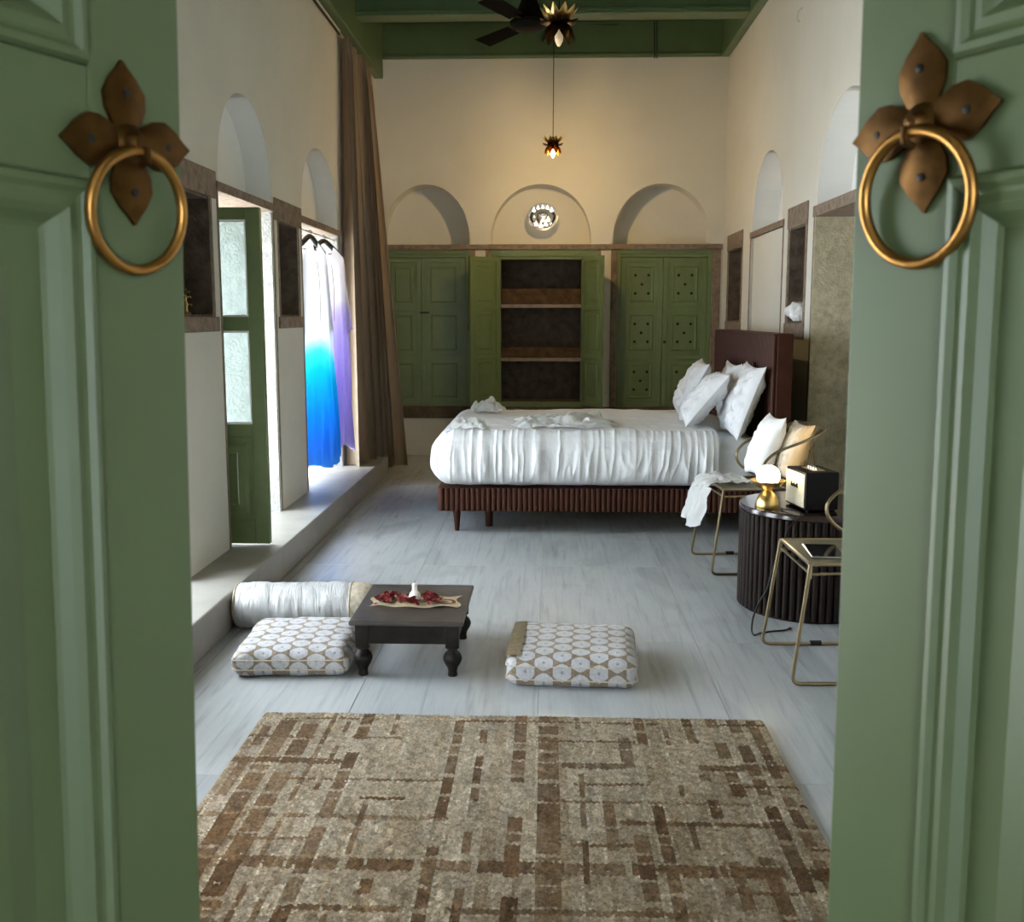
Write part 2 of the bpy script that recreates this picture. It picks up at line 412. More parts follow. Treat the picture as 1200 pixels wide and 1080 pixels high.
for (y0, y1) in OPEN_L:
    strip(wall_left, 'stone_lintel', XL - .28, XL + .008, y0 - .03, y1 + .03, 1.957, ARCH_Z)
    for ya in (y0 - .032, y1 + .002): strip(wall_left, 'stone_jamb', XL - .02, XL + .003, ya, ya + .03, STEP, 1.957)
    # inner faces of the opening in grey rubble stone
    strip(wall_left, 'stone_reveal', XL - .519, XL - .005, y1 - .012, y1, STEP, 1.956, 'grey_stone', 0)
    strip(wall_left, 'stone_reveal', XL - .519, XL - .005, y0, y0 + .012, STEP, 1.956, 'grey_stone', 0)
def arch_lining(parent, f, u0, u1, z0, h, depth, mat):
    a = arch(u0 + .001, u1 - .001, z0 + .001, h - .001); bb = bm_new()
    A = [bb.verts.new(f(u, z, .0015)) for u, z in a]; B = [bb.verts.new(f(u, z, depth)) for u, z in a]; n = len(a)
    for i in range(n): j = (i + 1) % n; bb.faces.new((A[i], A[j], B[j], B[i]))
    for t_ in geometry.tessellate_polygon([[Vector((u, z, 0)) for u, z in a]]): bb.faces.new([B[i] for i in t_])
    return obj('arch_lining', bb, mat, parent)
for (y0, y1) in OPEN_L: arch_lining(wall_left, f3, y0 + .01, y1 - .01, ARCH_Z, .51, .15, 'white_paint')
# stone ledge running along the openings
b = bm_new(); box(b, XL - .52, STEPX, YF + .01, 8.05, 0.0, STEP, .006)
floor_step = struct(obj('floor_step', b, 'ledge'), 'low stone ledge running along the terrace openings')
b = bm_new(); box(b, XL - .1, STEPX - .001, 8.051, 8.66, 0.0, STEP - .012, .006)
struct(obj('floor_step', b, 'ledge'), 'end of the stone ledge under the brown curtain')

# ---- wall behind the bed head
NICHE_R = [(8.96, 9.60), (6.76, 7.20)]
b = bm_new(); f3 = lambda u, z, d: Vector((XR + d, u, z))
rh = [rect(y0, y1, 1.30, 1.935) for y0, y1 in NICHE_R]
ra = [arch(7.45, 8.52, 2.022, .55), arch(5.35, 6.50, 2.022, .57)]
wall_mesh(b, f3, 0, .30, outer, rh + ra + [rect(7.42, 8.56, .02, 1.975), rect(5.30, 6.53, .01, 1.985)])
wall_mesh(b, f3, .3005, .45, outer, [])
wall_right = struct(obj('wall_right', b, 'plaster'), 'cream plaster wall with niches behind the headboard')
rx = lambda d: XR + d
for (y0, y1) in NICHE_R:
    niche_lining(wall_right, 'niche_lining', rx, y0, y1, 1.30, 1.935, .298, 'dark_stone')
    strip(wall_right, 'stone_lintel', XR - .010, XR + .1, y0 - .05, y1 + .05, 1.935, 2.075)
    strip(wall_right, 'stone_sill', XR - .012, XR + .1, y0 - .05, y1 + .05, 1.20, 1.30)
    for ya in (y0 - .05, y1): strip(wall_right, 'stone_jamb', XR - .005, XR + .02, ya, ya + .05, 1.30, 1.935)
for u0_, u1_, h_ in ((7.45, 8.52, .55), (5.35, 6.50, .57)): arch_lining(wall_right, f3, u0_, u1_, 2.022, h_, .20, 'white_paint')
strip(wall_right, 'stone_lintel', XR - .008, XR + .28, 7.38, 8.60, 1.975, 2.022)
for ya in (7.385, 8.565): strip(wall_right, 'stone_jamb', XR - .004, XR + .02, ya, ya + .032, .02, 1.975)
strip(wall_right, 'blind_panel', XR + .015, XR + .05, 7.425, 8.545, .02, 1.975, 'plaster', .003)
strip(wall_right, 'stone_lintel', XR - .010, XR + .298, 5.26, 6.57, 1.955, 2.022)
strip(wall_right, 'stone_reveal', XR - .004, XR + .299, 6.53 - .014, 6.53, .01, 1.955, 'olive_stone', 0)
strip(wall_right, 'stone_reveal', XR - .004, XR + .299, 5.30, 5.314, .01, 1.955, 'olive_stone', 0)
strip(wall_right, 'stone_back', XR + .28, XR + .299, 5.314, 6.516, .01, 1.955, 'olive_stone', 0)
strip(wall_right, 'stone_jamb', XR - .006, XR + .02, 6.531, 6.56, .01, 1.955)

# ---- back wall with cupboards and three arches
def bx_(px): return ony(px, 290, YB).x
def bz_(py): return ony(640, py, YB).z
ARCH_B = [(-1.58, -.752), (-.552, .398), (.602, 1.514)]
Z_L0, Z_L1 = 1.972, 2.020
CUP = [(-1.60, -.756), (-.562, .470), (.645, 1.542)]
CZ0, CZ1 = .48, Z_L0
b = bm_new(); f3 = lambda u, z, d: Vector((u, YB + d, z))
outer_b = rect(XL - .3, XR + .3, -.1, 4.2)
b.free()
# arches are shallower than the cupboards: front skin with both, then a layer that only the cupboards pierce
b = bm_new()
cz = [rect(x0, x1, CZ0, CZ1 - .002) for x0, x1 in CUP]
wall_mesh(b, f3, 0, .26, outer_b, cz + [arch(x0, x1, Z_L1 + .002, .555) for x0, x1 in ARCH_B])
wall_mesh(b, f3, .2605, .42, outer_b, cz)
wall_mesh(b, f3, .4205, .55, outer_b, [])
wall_back = struct(obj('wall_back', b, 'plaster'), 'cream plaster wall with three arches above green cupboards')
strip(wall_back, 'stone_lintel', XL, 1.633, YB - .022, YB + .24, Z_L0, Z_L1)
strip(wall_back, 'stone_band', XL, 1.60, YB - .014, YB + .03, .365, CZ0, 'dark_stone')
for x0, x1 in ((-.755, -.700), (-.60, -.563), (.471, .492), (.588, .644), (1.543, 1.622)): strip(wall_back, 'stone_jamb', x0, x1, YB - .010, YB + .03, CZ0, Z_L0)
# ---- wall around the entrance
b = bm_new(); f3 = lambda u, z, d: Vector((u, YF - d, z))
wall_mesh(b, f3, 0, .28, outer_b, [rect(-.66, .62, -.05, 2.42)])
struct(obj('wall_front', b, 'plaster'), 'plaster wall around the entrance doorway')

# ---- ceiling with beams and wall plates
b = bm_new(); box(b, XL - .3, XR + .3, YF - .3, YB + .3, ZC + .03, ZC + .12)
ceiling = struct(obj('ceiling', b, 'beam_green'), 'green painted timber ceiling with beams')
b = bm_new(); box(b, XL, XR, .003, .247, ZC, ZC + .03, .003); pl = mesh('ceiling_plank', b, 'beam_green')
for j in range(38): place('ceiling_plank', pl, ceiling, (0, YF + j * .25, 0))
def beam(name, x0, x1, y0, y1, z0, z1):
    o = strip(ceiling, name, x0, x1, y0, y1, z0, z1, 'beam_green', .008); return o
for y in (1.9, 3.6, 5.25, 6.95, 8.52):
    bm_ = beam('ceiling_beam', XL, XR, y, y + .20, 3.715, ZC)
    strip(bm_, 'beam_bead', XL, XR, y - .012, y, 3.735, 3.76, 'beam_green', .004)
beam('wall_plate', XL, XR, YB - .05, YB, 3.705, ZC)
strip(ceiling, 'plate_bead', XL, XR, YB - .062, YB - .05, 3.715, 3.735, 'beam_green', .004)
beam('wall_plate', XR - .075, XR, YF, YB - .051, 3.70, ZC)
beam('wall_plate', XL, XL + .085, YF, YB - .051, 3.525, ZC)
for k, z in enumerate((3.514, 3.492)):
    b = bm_new(); tube(b, [(XL + .012, YF + .02, z), (XL + .012, 8.2, z)], .009, 8)
    struct(obj('trim_%d' % (k + 1), b, 'white_metal' if k == 0 else 'iron', None, True), 'thin conduit run under the wall plate')

# ---- terrace beyond the openings and an unseen porch added to dim the entrance doors
b = bm_new(); box(b, -14, XL - .53, -6, 18, -.3, .06)
struct(obj('ground', b, mat_mottled('terrace_paving', (.50, .49, .47), .9, 3, .12)), 'pale paved terrace beyond the openings')
b = bm_new(); box(b, -2.4, 2.4, -3.2, .21, 2.75, 2.95); struct(obj('added_porch_roof', b, 'plaster'), 'unseen porch cover added to dim the entrance doors')
b = bm_new(); box(b, -2.4, 2.4, -3.2, .21, -.12, -.002); struct(obj('added_porch_floor', b, 'ledge'), 'floor of the added unseen porch before the entrance')
b = bm_new(); box(b, -2.4, -2.16, -3.2, .21, 0, 2.75); struct(obj('wall_added_porch', b, 'plaster'), 'side wall of the unseen porch added to dim the entrance')
b = bm_new(); box(b, 2.16, 2.4, -3.2, .21, 0, 2.75); struct(obj('wall_added_porch', b, 'plaster'), 'other side wall of the unseen porch added to dim the entrance')

b = bm_new(); wall_mesh(b, lambda u, z, d: Vector((u, -3.2 - d, z)), 0, .24, rect(-2.4, 2.4, 0, 2.75), [rect(.20, 1.10, .01, 2.1)])
struct(obj('wall_added_porch', b, 'plaster'), 'unseen porch wall added with a gap to limit light on the doors')

# ------------------------------------------------------------------ entrance door leaves
def moulding(bm, x0, x1, z0, z1, prof, sy):
    """mitred frame moulding; prof = (inset, height) pairs"""
    rings = [[bm.verts.new((x, sy * d, z)) for x, z in ((x0 + o, z0 + o), (x1 - o, z0 + o), (x1 - o, z1 - o), (x0 + o, z1 - o))] for o, d in prof]
    for a, c in zip(rings, rings[1:]):
        for k in range(4): bm.faces.new((a[k], a[(k + 1) % 4], c[(k + 1) % 4], c[k]))
DOOR_PROF = [(0, -.02), (0, .001), (.003, .0065), (.009, .0075), (.014, .003), (.018, .002), (.026, .004), (.033, -.001), (.041, -.010), (.045, -.0125), (.047, -.02)]
def petal_plate(bm, ang, L, sy, y0):
    prof = [(0, .010), (.22, .017), (.42, .0245), (.60, .0255), (.78, .0165), (.90, .007), (1.0, .0006)]
    ca, sa = math.cos(ang), math.sin(ang); rows = []
    for t, w in prof:
        w *= .9 * L / .072; row = []
        for q in (-1, -.5, 0, .5, 1):
            r_, s_ = t * L, q * w
            h = .0035 + .0035 * (1 - q * q) * math.sin(PI * min(t + .15, 1))
            row.append(bm.verts.new((ca * r_ - sa * s_, sy * (y0 + h), sa * r_ + ca * s_)))
        rows.append(row)
    for a, c in zip(rows, rows[1:]):
        for i in range(4): bm.faces.new((a[i], a[i + 1], c[i + 1], c[i]))
    rim = [r[0] for r in rows] + [r[-1] for r in reversed(rows)]
    low = [bm.verts.new((v.co.x, sy * y0, v.co.z)) for v in rim]
    for i in range(len(rim)): j = (i + 1) % len(rim); bm.faces.new((rim[i], rim[j], low[j], low[i]))
def entrance_leaf(name, label, P0, ang, sgn, tilt, fs, fz, scale, ring_ds):
    u = Vector((sgn * math.sin(ang), -math.cos(ang), 0)); th = math.atan2(u.y, u.x); sy = 1 if sgn < 0 else -1
    mw = Matrix.Translation((P0[0], P0[1], 0)) @ Matrix.Rotation(th, 4, 'Z') @ Matrix.Translation((0, 0, 1.2)) @ Matrix.Rotation(-tilt, 4, 'Y') @ Matrix.Translation((0, 0, -1.2))
    d = empty_struct(name, label, mw); wdt = .50; t = .045; z0, z1 = .035, 2.36
    Y = lambda a, c: tuple(sorted((sy * a, sy * c)))
    s0, s1 = .105, wdt - .105; zr = [.035, .30, .345, 1.466, 1.563, 2.23, 2.36]
    for x0, x1 in ((0, s0), (s1, wdt)): b = bm_new(); box(b, x0, x1, *Y(-t, 0), z0, z1, .0025); obj('stile', b, 'door_green', d)
    for a, c in ((z0, .30), (1.466, 1.563), (2.23, z1)): b = bm_new(); box(b, s0, s1, *Y(-t, -.0004), a, c, .002); obj('rail', b, 'door_green', d)
    for a, c in ((.30, 1.466), (1.563, 2.23)):
        b = bm_new(); box(b, s0, s1, *Y(-.030, -.013), a, c); p = obj('panel', b, 'door_green', d)
        b = bm_new(); moulding(b, s0, s1, a, c, DOOR_PROF, sy); obj('panel_moulding', b, 'door_green', p)
        b = bm_new(); moulding(b, s0 + .075, s1 - .075, a + .075, c - .075, [(0, -.0131), (.03, -.004), (.032, -.004)], sy)
        q = [b.verts.new((x, sy * -.004, z)) for x, z in ((s0 + .107, a + .107), (s1 - .107, a + .107), (s1 - .107, c - .107), (s0 + .107, c - .107))]; b.faces.new(q)
        obj('raised_field', b, 'door_green', p)
    # knocker
    L = .072 * scale
    kn = bpy.data.objects.new('knocker', None); COL.objects.link(kn); kn.parent = d; kn.location = (fs, 0, fz); kn.rotation_euler = (0, R(4) * sy, 0)
    kn['label'] = 'aged brass ring knocker on a four petal plate'
    for k in range(4): b = bm_new(); petal_plate(b, k * PI / 2, L, sy, .0006 if k % 2 else .0016); obj('petal', b, 'bronze', kn, True)
    for k in range(4):
        b = bm_new(); c = Vector((math.cos(k * PI / 2), 0, math.sin(k * PI / 2))) * L * .60
        lathe(b, [(.0001, .0085), (.0036, .0078), (.0042, .004)], 12); bmesh.ops.transform(b, matrix=Matrix.Translation(c) @ Matrix.Rotation(-sy * PI / 2, 4, 'X'), verts=b.verts[:])
        obj('nail', b, 'iron', kn, True)
    b = bm_new(); lathe(b, [(.0001, .021), (.006, .020), (.009, .016), (.0105, .010), (.017, .007), (.020, .003)], 20)
    bmesh.ops.transform(b, matrix=Matrix.Rotation(-sy * PI / 2, 4, 'X'), verts=b.verts[:]); obj('boss', b, 'bronze', kn, True)
    b = bm_new(); tube(b, [(-.004, sy * .012, -.004), (-.004, sy * .022, -.006), (-.004, sy * .022, -.016), (-.004, sy * .012, -.020)], .0035, 8); obj('eyelet', b, 'bronze', kn, True)
    rr = .0525 * scale; b = bm_new(); n = 48
    tube(b, [(ring_ds + rr * math.cos(2 * PI * i / n), sy * (.011 + .006 * math.sin(2 * PI * i / n)), -.008 - rr + rr * math.sin(2 * PI * i / n)) for i in range(n)], .0050 * scale, 12, True)
    obj('ring', b, 'brass', kn, True)
    return d
entrance_leaf('door_1', 'green panelled entrance leaf whose raised moulding catches the light', (-.358, 1.0), R(27), -1, .025, .066, 1.503, 1.0, .002)
entrance_leaf('door_2', 'olive green panelled entrance leaf beside the wire chairs', (.289, 1.0), R(31), 1, .010, .077, 1.515, 1.07, -.002)

# ------------------------------------------------------------------ glazed terrace door standing open
def glazed_door():
    d = empty_struct('door_3', 'green terrace door with two dusty glass panes, standing open')
    y0, y1 = 5.165, 5.205; xa, xb = -2.04, -1.442; z0, z1 = STEP + .012, 1.885
    st = .072
    for a, c in ((xa, xa + st), (xb - st, xb)): b = bm_new(); box(b, a, c, y0, y1, z0, z1, .003); obj('stile', b, 'green', d)
    for a, c in ((z0, .30), (.735, .80), (1.275, 1.345), (1.825, z1)): b = bm_new(); box(b, xa + st, xb - st, y0 + .001, y1 - .001, a, c, .003); obj('rail', b, 'green', d)
    for a, c in ((.80, 1.275), (1.345, 1.825)):
        b = bm_new(); box(b, xa + st, xb - st, 5.183, 5.187, a, c); p = obj('glass_pane', b, 'pane', d)
        b = bm_new(); moulding(b, xa + st, xb - st, a, c, [(0, 0), (0, .012), (.010, .002), (.010, -.002)], -1); bmesh.ops.translate(b, vec=(0, 5.180, 0), verts=b.verts[:]); obj('glazing_bead', b, 'white_metal', p)
    b = bm_new(); box(b, xa + st, xb - st, 5.178, 5.192, .30, .735); p = obj('panel', b, 'green', d)
    b = bm_new(); moulding(b, xa + st + .03, xb - st - .03, .33, .705, [(0, 0), (.02, .010), (.05, .012), (.06, .004)], -1); bmesh.ops.translate(b, vec=(0, 5.178, 0), verts=b.verts[:]); obj('raised_field', b, 'green', p)
glazed_door()

# ------------------------------------------------------------------ wall cupboards
def cup_leaf(parent, w, h, sy, holes, mw, name='door'):
    """leaf in local x 0..w, z 0..h; visible face towards sy*y"""
    t = .028; Y = lambda a, c: tuple(sorted((sy * a, sy * c)))
    st = .045; b = bm_new(); ph = (h - 4 * .040) / 3
    box(b, 0, st, *Y(-t, 0), 0, h, .002); box(b, w - st, w, *Y(-t, 0), 0, h, .002)
    for k in range(4): box(b, st, w - st, *Y(-t, -.001), k * (ph + .040), k * (ph + .040) + .040, .002)
    d = place(name, mesh(name, b, 'green'), parent, mw=mw)
    for k in range(3):
        za = .040 + k * (ph + .040); b = bm_new(); box(b, st, w - st, *Y(-.024, -.010), za, za + ph)
        m = min(.04, (w - 2 * st) * .18); moulding(b, st + m, w - st - m, za + m, za + ph - m, [(0, -.0102), (.006, -.003), (.014, -.003), (.022, -.007), (.024, -.007)], sy)
        q = [b.verts.new((x, sy * -.007, z)) for x, z in ((st + m + .024, za + m + .024), (w - st - m - .024, za + m + .024), (w - st - m - .024, za + ph - m - .024), (st + m + .024, za + ph - m - .024))]; b.faces.new(q)
        obj('panel', b, 'green', d)
        if holes:
            for cx, cz_ in ((-.062, .085), (.062, .085), (0, 0), (-.062, -.085), (.062, -.085)):
                b = bm_new(); lathe(b, [(.0001, .0), (.0125, .0), (.0155, -.004)], 10); bmesh.ops.transform(b, matrix=Matrix.Translation((w / 2 + cx, sy * -.0055, za + ph / 2 + cz_)) @ Matrix.Rotation(-sy * PI / 2, 4, 'X'), verts=b.verts[:])
                obj('vent_hole', b, 'black', d)
    return d
ZF0, ZF1 = bz_(476), bz_(302)          # foot and head of the leaves
def cupboard_frame(c, x0, x1, fw):
    b = bm_new(); ya, yb = YB - .004, YB + .06
    box(b, x0 + .001, x0 + fw, ya, yb, CZ0 + .001, CZ1 - .003, .003); box(b, x1 - fw, x1 - .001, ya, yb, CZ0 + .001, CZ1 - .003, .003)
    box(b, x0 + fw, x1 - fw, ya, yb, ZF1 + .004, CZ1 - .003, .003); box(b, x0 + fw, x1 - fw, ya, yb, CZ0 + .001, ZF0 - .004, .003)
    obj('frame', b, 'green', c)
    b = bm_new(); box(b, x0 + fw * .5, x1 - fw * .5, YB - .016, YB - .0045, ZF1 + .035, ZF1 + .055, .003); obj('head_bead', b, 'green', c)
# closed pair beside the curtain
c = thing('wall_cupboard', 'closed green wall cupboard with plain panels beside the brown curtain', 'cupboard')
x0, x1 = CUP[0]; cupboard_frame(c, x0, x1, .04); mid = bx_(493)
T = lambda x, z: Matrix.Translation((x, YB + .006, z))
cup_leaf(c, mid - .002 - (x0 + .042), ZF1 - ZF0, -1, False, T(x0 + .042, ZF0)); dl = cup_leaf(c, x1 - .042 - (mid + .002), ZF1 - ZF0, -1, False, T(mid + .002, ZF0))
b = bm_new(); box(b, -.02, .07, -.012, .0, .89, .905, .003); box(b, .02, .03, -.022, -.010, .888, .907, .002); obj('latch', b, 'iron', dl)
# closed pair with pierced panels
c = thing('wall_cupboard', 'closed green wall cupboard with five dots on each panel behind the pillows', 'cupboard')
x0, x1 = CUP[2]; cupboard_frame(c, x0, x1, .04); mid = bx_(778)
cup_leaf(c, mid - .002 - (x0 + .042), ZF1 - ZF0, -1, True, T(x0 + .042, ZF0)); dl = cup_leaf(c, x1 - .042 - (mid + .002), ZF1 - ZF0, -1, True, T(mid + .002, ZF0))
b = bm_new(); lathe(b, [(.0001, .022), (.012, .020), (.014, .012), (.008, .006), (.008, 0)], 14); bmesh.ops.transform(b, matrix=Matrix.Translation((.02, -.001, .62)) @ Matrix.Rotation(PI / 2, 4, 'X'), verts=b.verts[:]); obj('knob', b, 'iron', dl, True)
# open cupboard with shelves
c = thing('wall_cupboard', 'open green wall cupboard with two stone shelves inside', 'cupboard')
x0, x1 = CUP[1]; xi0, xi1 = bx_(586.5), bx_(682)
b = bm_new(); ya, yb = YB - .004, YB + .06
zi1, zi0 = bz_(304), bz_(471)
box(b, x0 + .001, xi0, ya, yb, CZ0 + .001, CZ1 - .003, .003); box(b, xi1, x1 - .001, ya, yb, CZ0 + .001, CZ1 - .003, .003)
box(b, xi0, xi1, ya, yb, zi1, CZ1 - .003, .003); box(b, xi0, xi1, ya, yb, CZ0 + .001, zi0, .003); obj('frame', b, 'green', c)
b = bm_new(); box(b, xi0 - .05, xi1 + .05, YB - .016, YB - .0045, zi1 + .03, zi1 + .05, .003); obj('head_bead', b, 'green', c)
niche = bm_new(); dY = .40
box(niche, xi0 - .02, xi0, YB + .061, YB + dY, zi0, zi1); box(niche, xi1, xi1 + .02, YB + .061, YB + dY, zi0, zi1)
box(niche, xi0 - .02, xi1 + .02, YB + .061, YB + dY, zi0 - .02, zi0); box(niche, xi0 - .02, xi1 + .02, YB + .061, YB + dY, zi1, zi1 + .02); box(niche, xi0 - .02, xi1 + .02, YB + dY, YB + dY + .015, zi0 - .02, zi1 + .02)
obj('lining', niche, 'dark_stone', c)
for py, bh in ((358.5, .15), (421.5, .10)):
    z = bz_(py); b = bm_new(); box(b, xi0 + .001, xi1 - .001, YB + .03, YB + dY - .001, z - .017, z + .017, .004); obj('shelf', b, 'shelf', c)
    b = bm_new(); box(b, xi0 + .002, xi1 - .002, YB + .10, YB + .14, z + .0175, z + .0175 + bh, .004); obj('upstand', b, 'batten', c)
lw = .385; lh = bz_(303) - bz_(475)
a = math.atan2(-.28, -.26)
dl = cup_leaf(c, lw, lh, 1, False, Matrix.Translation((xi0 - .004, YB - .012, bz_(475) + .01)) @ Matrix.Rotation(a, 4, 'Z'))
a = math.atan2(-.35, .17)
dr = cup_leaf(c, lw, lh, -1, False, Matrix.Translation((xi1 + .004, YB - .012, bz_(475) + .01)) @ Matrix.Rotation(a, 4, 'Z'))
b = bm_new(); tube(b, [(lw - .02, -.03, .78), (lw - .02, -.05, .78), (lw - .02, -.05, .72), (lw - .02, -.03, .72)], .005, 8); obj('handle', b, 'iron', dl, True)

# ------------------------------------------------------------------ glass globe in the middle arch
gc = ony(636, 254, YB + .10)
g = thing('globe_light', 'clear glass globe light fixed inside the middle arch', 'lamp', (gc.x, YB + .26, gc.z))
b = bm_new(); lathe(b, [(.0001, .022), (.05, .022), (.062, .012), (.064, 0)], 28); bmesh.ops.transform(b, matrix=Matrix.Rotation(PI / 2, 4, 'X'), verts=b.verts[:]); obj('mount', b, 'silver', g, True)
b = bm_new(); lathe(b, [(.148 * math.sin(PI * i / 24) + .0001, .128 * -math.cos(PI * i / 24)) for i in range(25)], 40); o = obj('glass_shade', b, 'globe_glass', g, True); o.location = (0, -.148, 0)
M['glint'] = mat_emit('glowing_glint', (1.0, .92, .80), .7)  # reflections and refracted bulb images in the globe, built as glowing drops
for k, (dx, dz, s, fl) in enumerate(((-.085, .07, .030, 1), (-.045, .092, .026, 1), (.0, .098, .024, 1), (.045, .092, .026, 1), (.085, .07, .030, 1), (-.062, -.07, .030, 0), (-.018, -.085, .034, 0), (.0, -.035, .026, 0), (.028, -.07, .034, 0), (.052, -.03, .034, 0), (-.08, .0, .014, 0))):
    s *= .85; b = bm_new(); lathe(b, [(.0001, 1.5 * s), (.35 * s, .7 * s), (.75 * s, -.2 * s), (.6 * s, -.55 * s), (.0001, -.62 * s)], 10); o = obj('glint_drop', b, 'glint', g, True); o.location = (dx, -.16, dz - (.01 if fl else 0))

# ------------------------------------------------------------------ lotus pendants
def lotus(name, label, p, scale, lit, ztop):
    t = thing(name, label, 'pendant lamp', p, 0, None); s = scale
    b = bm_new(); tube(b, [(0, 0, .09 * s), (.002, 0, (ztop - p[2]) * .5), (0, 0, ztop - p[2])], .0032, 6); obj('cord', b, 'black', t)
    b = bm_new(); lathe(b, [(.0001, .095 * s), (.012 * s, .09 * s), (.016 * s, .05 * s), (.02 * s, .0), (.0001, -.005 * s)], 16); obj('socket', b, 'bronze', t, True)
    def petal(nm, n, r0, z0, r1, z1, r2, z2, w, ph, mt):
        for k in range(n):
            an = 2 * PI * (k + ph) / n; b = bm_new()
            def fn(u, v):
                q = (v - .5) * 2
                r_ = r0 * (1 - u) ** 2 + r1 * 2 * u * (1 - u) + r2 * u * u; z_ = z0 * (1 - u) ** 2 + z1 * 2 * u * (1 - u) + z2 * u * u
                ww = w * math.sin(PI * min(.12 + .88 * u, .995)) ** .7 * q
                r_ -= abs(q) ** 2 * .010 * math.sin(PI * u)
                return Vector((r_ * math.cos(an) - ww * math.sin(an), r_ * math.sin(an) + ww * math.cos(an), z_)) * s
            grid(b, 7, 4, fn); bmesh.ops.solidify(b, geom=b.faces[:], thickness=.0012); obj(nm, b, mt, t, True)
    petal('petal', 10, .018, .035, .06, .03, .092, .095, .024, 0, 'gold')
    petal('petal', 8, .020, .02, .085, .015, .098, .035, .027, .5, 'bronze')
    petal('petal', 9, .022, .02, .075, .02, .078, -.062, .030, .25, 'bronze')
    b = bm_new(); lathe(b, [(.0001, -.085 * s), (.008 * s, -.08 * s), (.019 * s, -.058 * s), (.021 * s, -.04 * s), (.012 * s, -.012 * s), (.009 * s, .0)], 16)
    obj('bulb', b, 'bulb_lit' if lit else 'bulb_unlit_glow', t, True)
    if lit:
        ld = bpy.data.lights.new('bulb_light', 'POINT'); ld.energy = LAMP_W; ld.color = (1.0, .66, .28); ld.shadow_soft_size = .02
        lo = bpy.data.objects.new('bulb_light', ld); COL.objects.link(lo); lo.parent = t; lo.location = (0, 0, -.115 * s)
    return t
LAMP_W = 10
M['bulb_lit'] = mat_emit('lit_bulb', (1.0, .70, .22), 60); M['bulb_unlit_glow'] = mat_emit('unlit_bulb_glow', (.9, .66, .4), .06)  # the unlit pendant's bulb gets a faint amber glow painted in
q = ony(655, 33, 5.7); lotus('lotus_pendant', 'large unlit brass lotus pendant hanging beside the black fan', (q.x, q.y, q.z), 1.12, False, ZC)
q = ony(648, 173, 8.82); lotus('lotus_pendant', 'small glowing brass lotus pendant on a long cord before the arches', (q.x, q.y, q.z), .95, True, ZC)

# ------------------------------------------------------------------ ceiling fan
q = ony(620, 28, 7.3)
t = thing('ceiling_fan', 'black ceiling fan with a bell shaped motor under the green beams', 'fan', (q.x, q.y, q.z))
b = bm_new(); lathe(b, [(.0001, -.045), (.06, -.042), (.10, -.03), (.128, -.005), (.130, .015), (.11, .03), (.09, .06), (.07, .11), (.05, .16), (.03, .19), (.016, .20)], 28); obj('motor_housing', b, 'matte_black', t, True)
b = bm_new(); tube(b, [(0, 0, .19), (0, 0, ZC - q.z)], .012, 10); obj('downrod', b, 'matte_black', t, True)
for k in range(3):
    an = R(5) + 2 * PI * k / 3; b = bm_new(); box(b, .12, .20, -.02, .02, .0, .006, .001)
    grid(b, 8, 4, lambda u, v: Vector((.19 + .42 * u, (v - .5) * (.10 + .03 * u), .004 + (v - .5) * .03)))
    fs_ = [f for f in b.faces if len(f.verts) == 4 and f.calc_center_median().x > .2]; bmesh.ops.solidify(b, geom=fs_, thickness=.004)
    o = obj('blade', b, 'matte_black', t); o.rotation_euler = (0, 0, an)
# rod hooks under the ceiling
for px_ in (767.0, 769.8):
    a0, a1 = ony(px_, 31, 8.75), ony(px_, 67, 8.75); b = bm_new()
    tube(b, spline([(a0.x, 8.75, 3.715), (a1.x, 8.75, a1.z + .02), (a1.x, 8.742, a1.z), (a1.x, 8.734, a1.z + .012)]), .005, 8)
    tag(obj('ceiling_hook', b, 'iron', None, True), 'thin dark hanging hook under the green beam', 'hook', 'hooks under the beam')
h0 = onx(940, 20, XR); b = bm_new(); tube(b, spline([(XR, h0.y, h0.z + .06), (XR - .03, h0.y, h0.z + .03), (XR - .03, h0.y, h0.z - .02), (XR - .012, h0.y, h0.z - .03)]), .004, 8)
tag(obj('wall_hook', b, 'white_metal', None, True), 'pale wire hook high on the plaster wall above the niches', 'hook')

# ------------------------------------------------------------------ curtain
b = bm_new()
def cur(u, v):                       # u along the width, v from top to bottom
    top = Vector((-1.578, 8.17 + 1.13 * u, 3.475)); bot = Vector((-1.545 + .22 * u ** 1.2, 7.99 + 1.13 * u, STEP + .004))
    p = top.lerp(bot, v ** .85); p.z = 3.475 + (STEP + .004 - 3.475) * v
    p.z -= min(1, max(0, (u - .70) * 9)) * .150 * v
    a = 2 * PI * (6.6 * u + .30 * math.sin(9 * u + 1.5 * v)); am = .026 + .034 * v + .010 * math.sin(14 * u)
    p.x += am * math.sin(a); p.y += .035 * math.sin(2 * a + 1) * (.4 + .6 * v)
    if v < .03: p.x += .008 * math.sin(3 * a)
    return p
grid(b, 220, 40, cur); bmesh.ops.solidify(b, geom=b.faces[:], thickness=.004)
tag(obj('curtain', b, 'curtain', None, True), 'tall brown pleated curtain hanging beside the terrace openings', 'curtain')

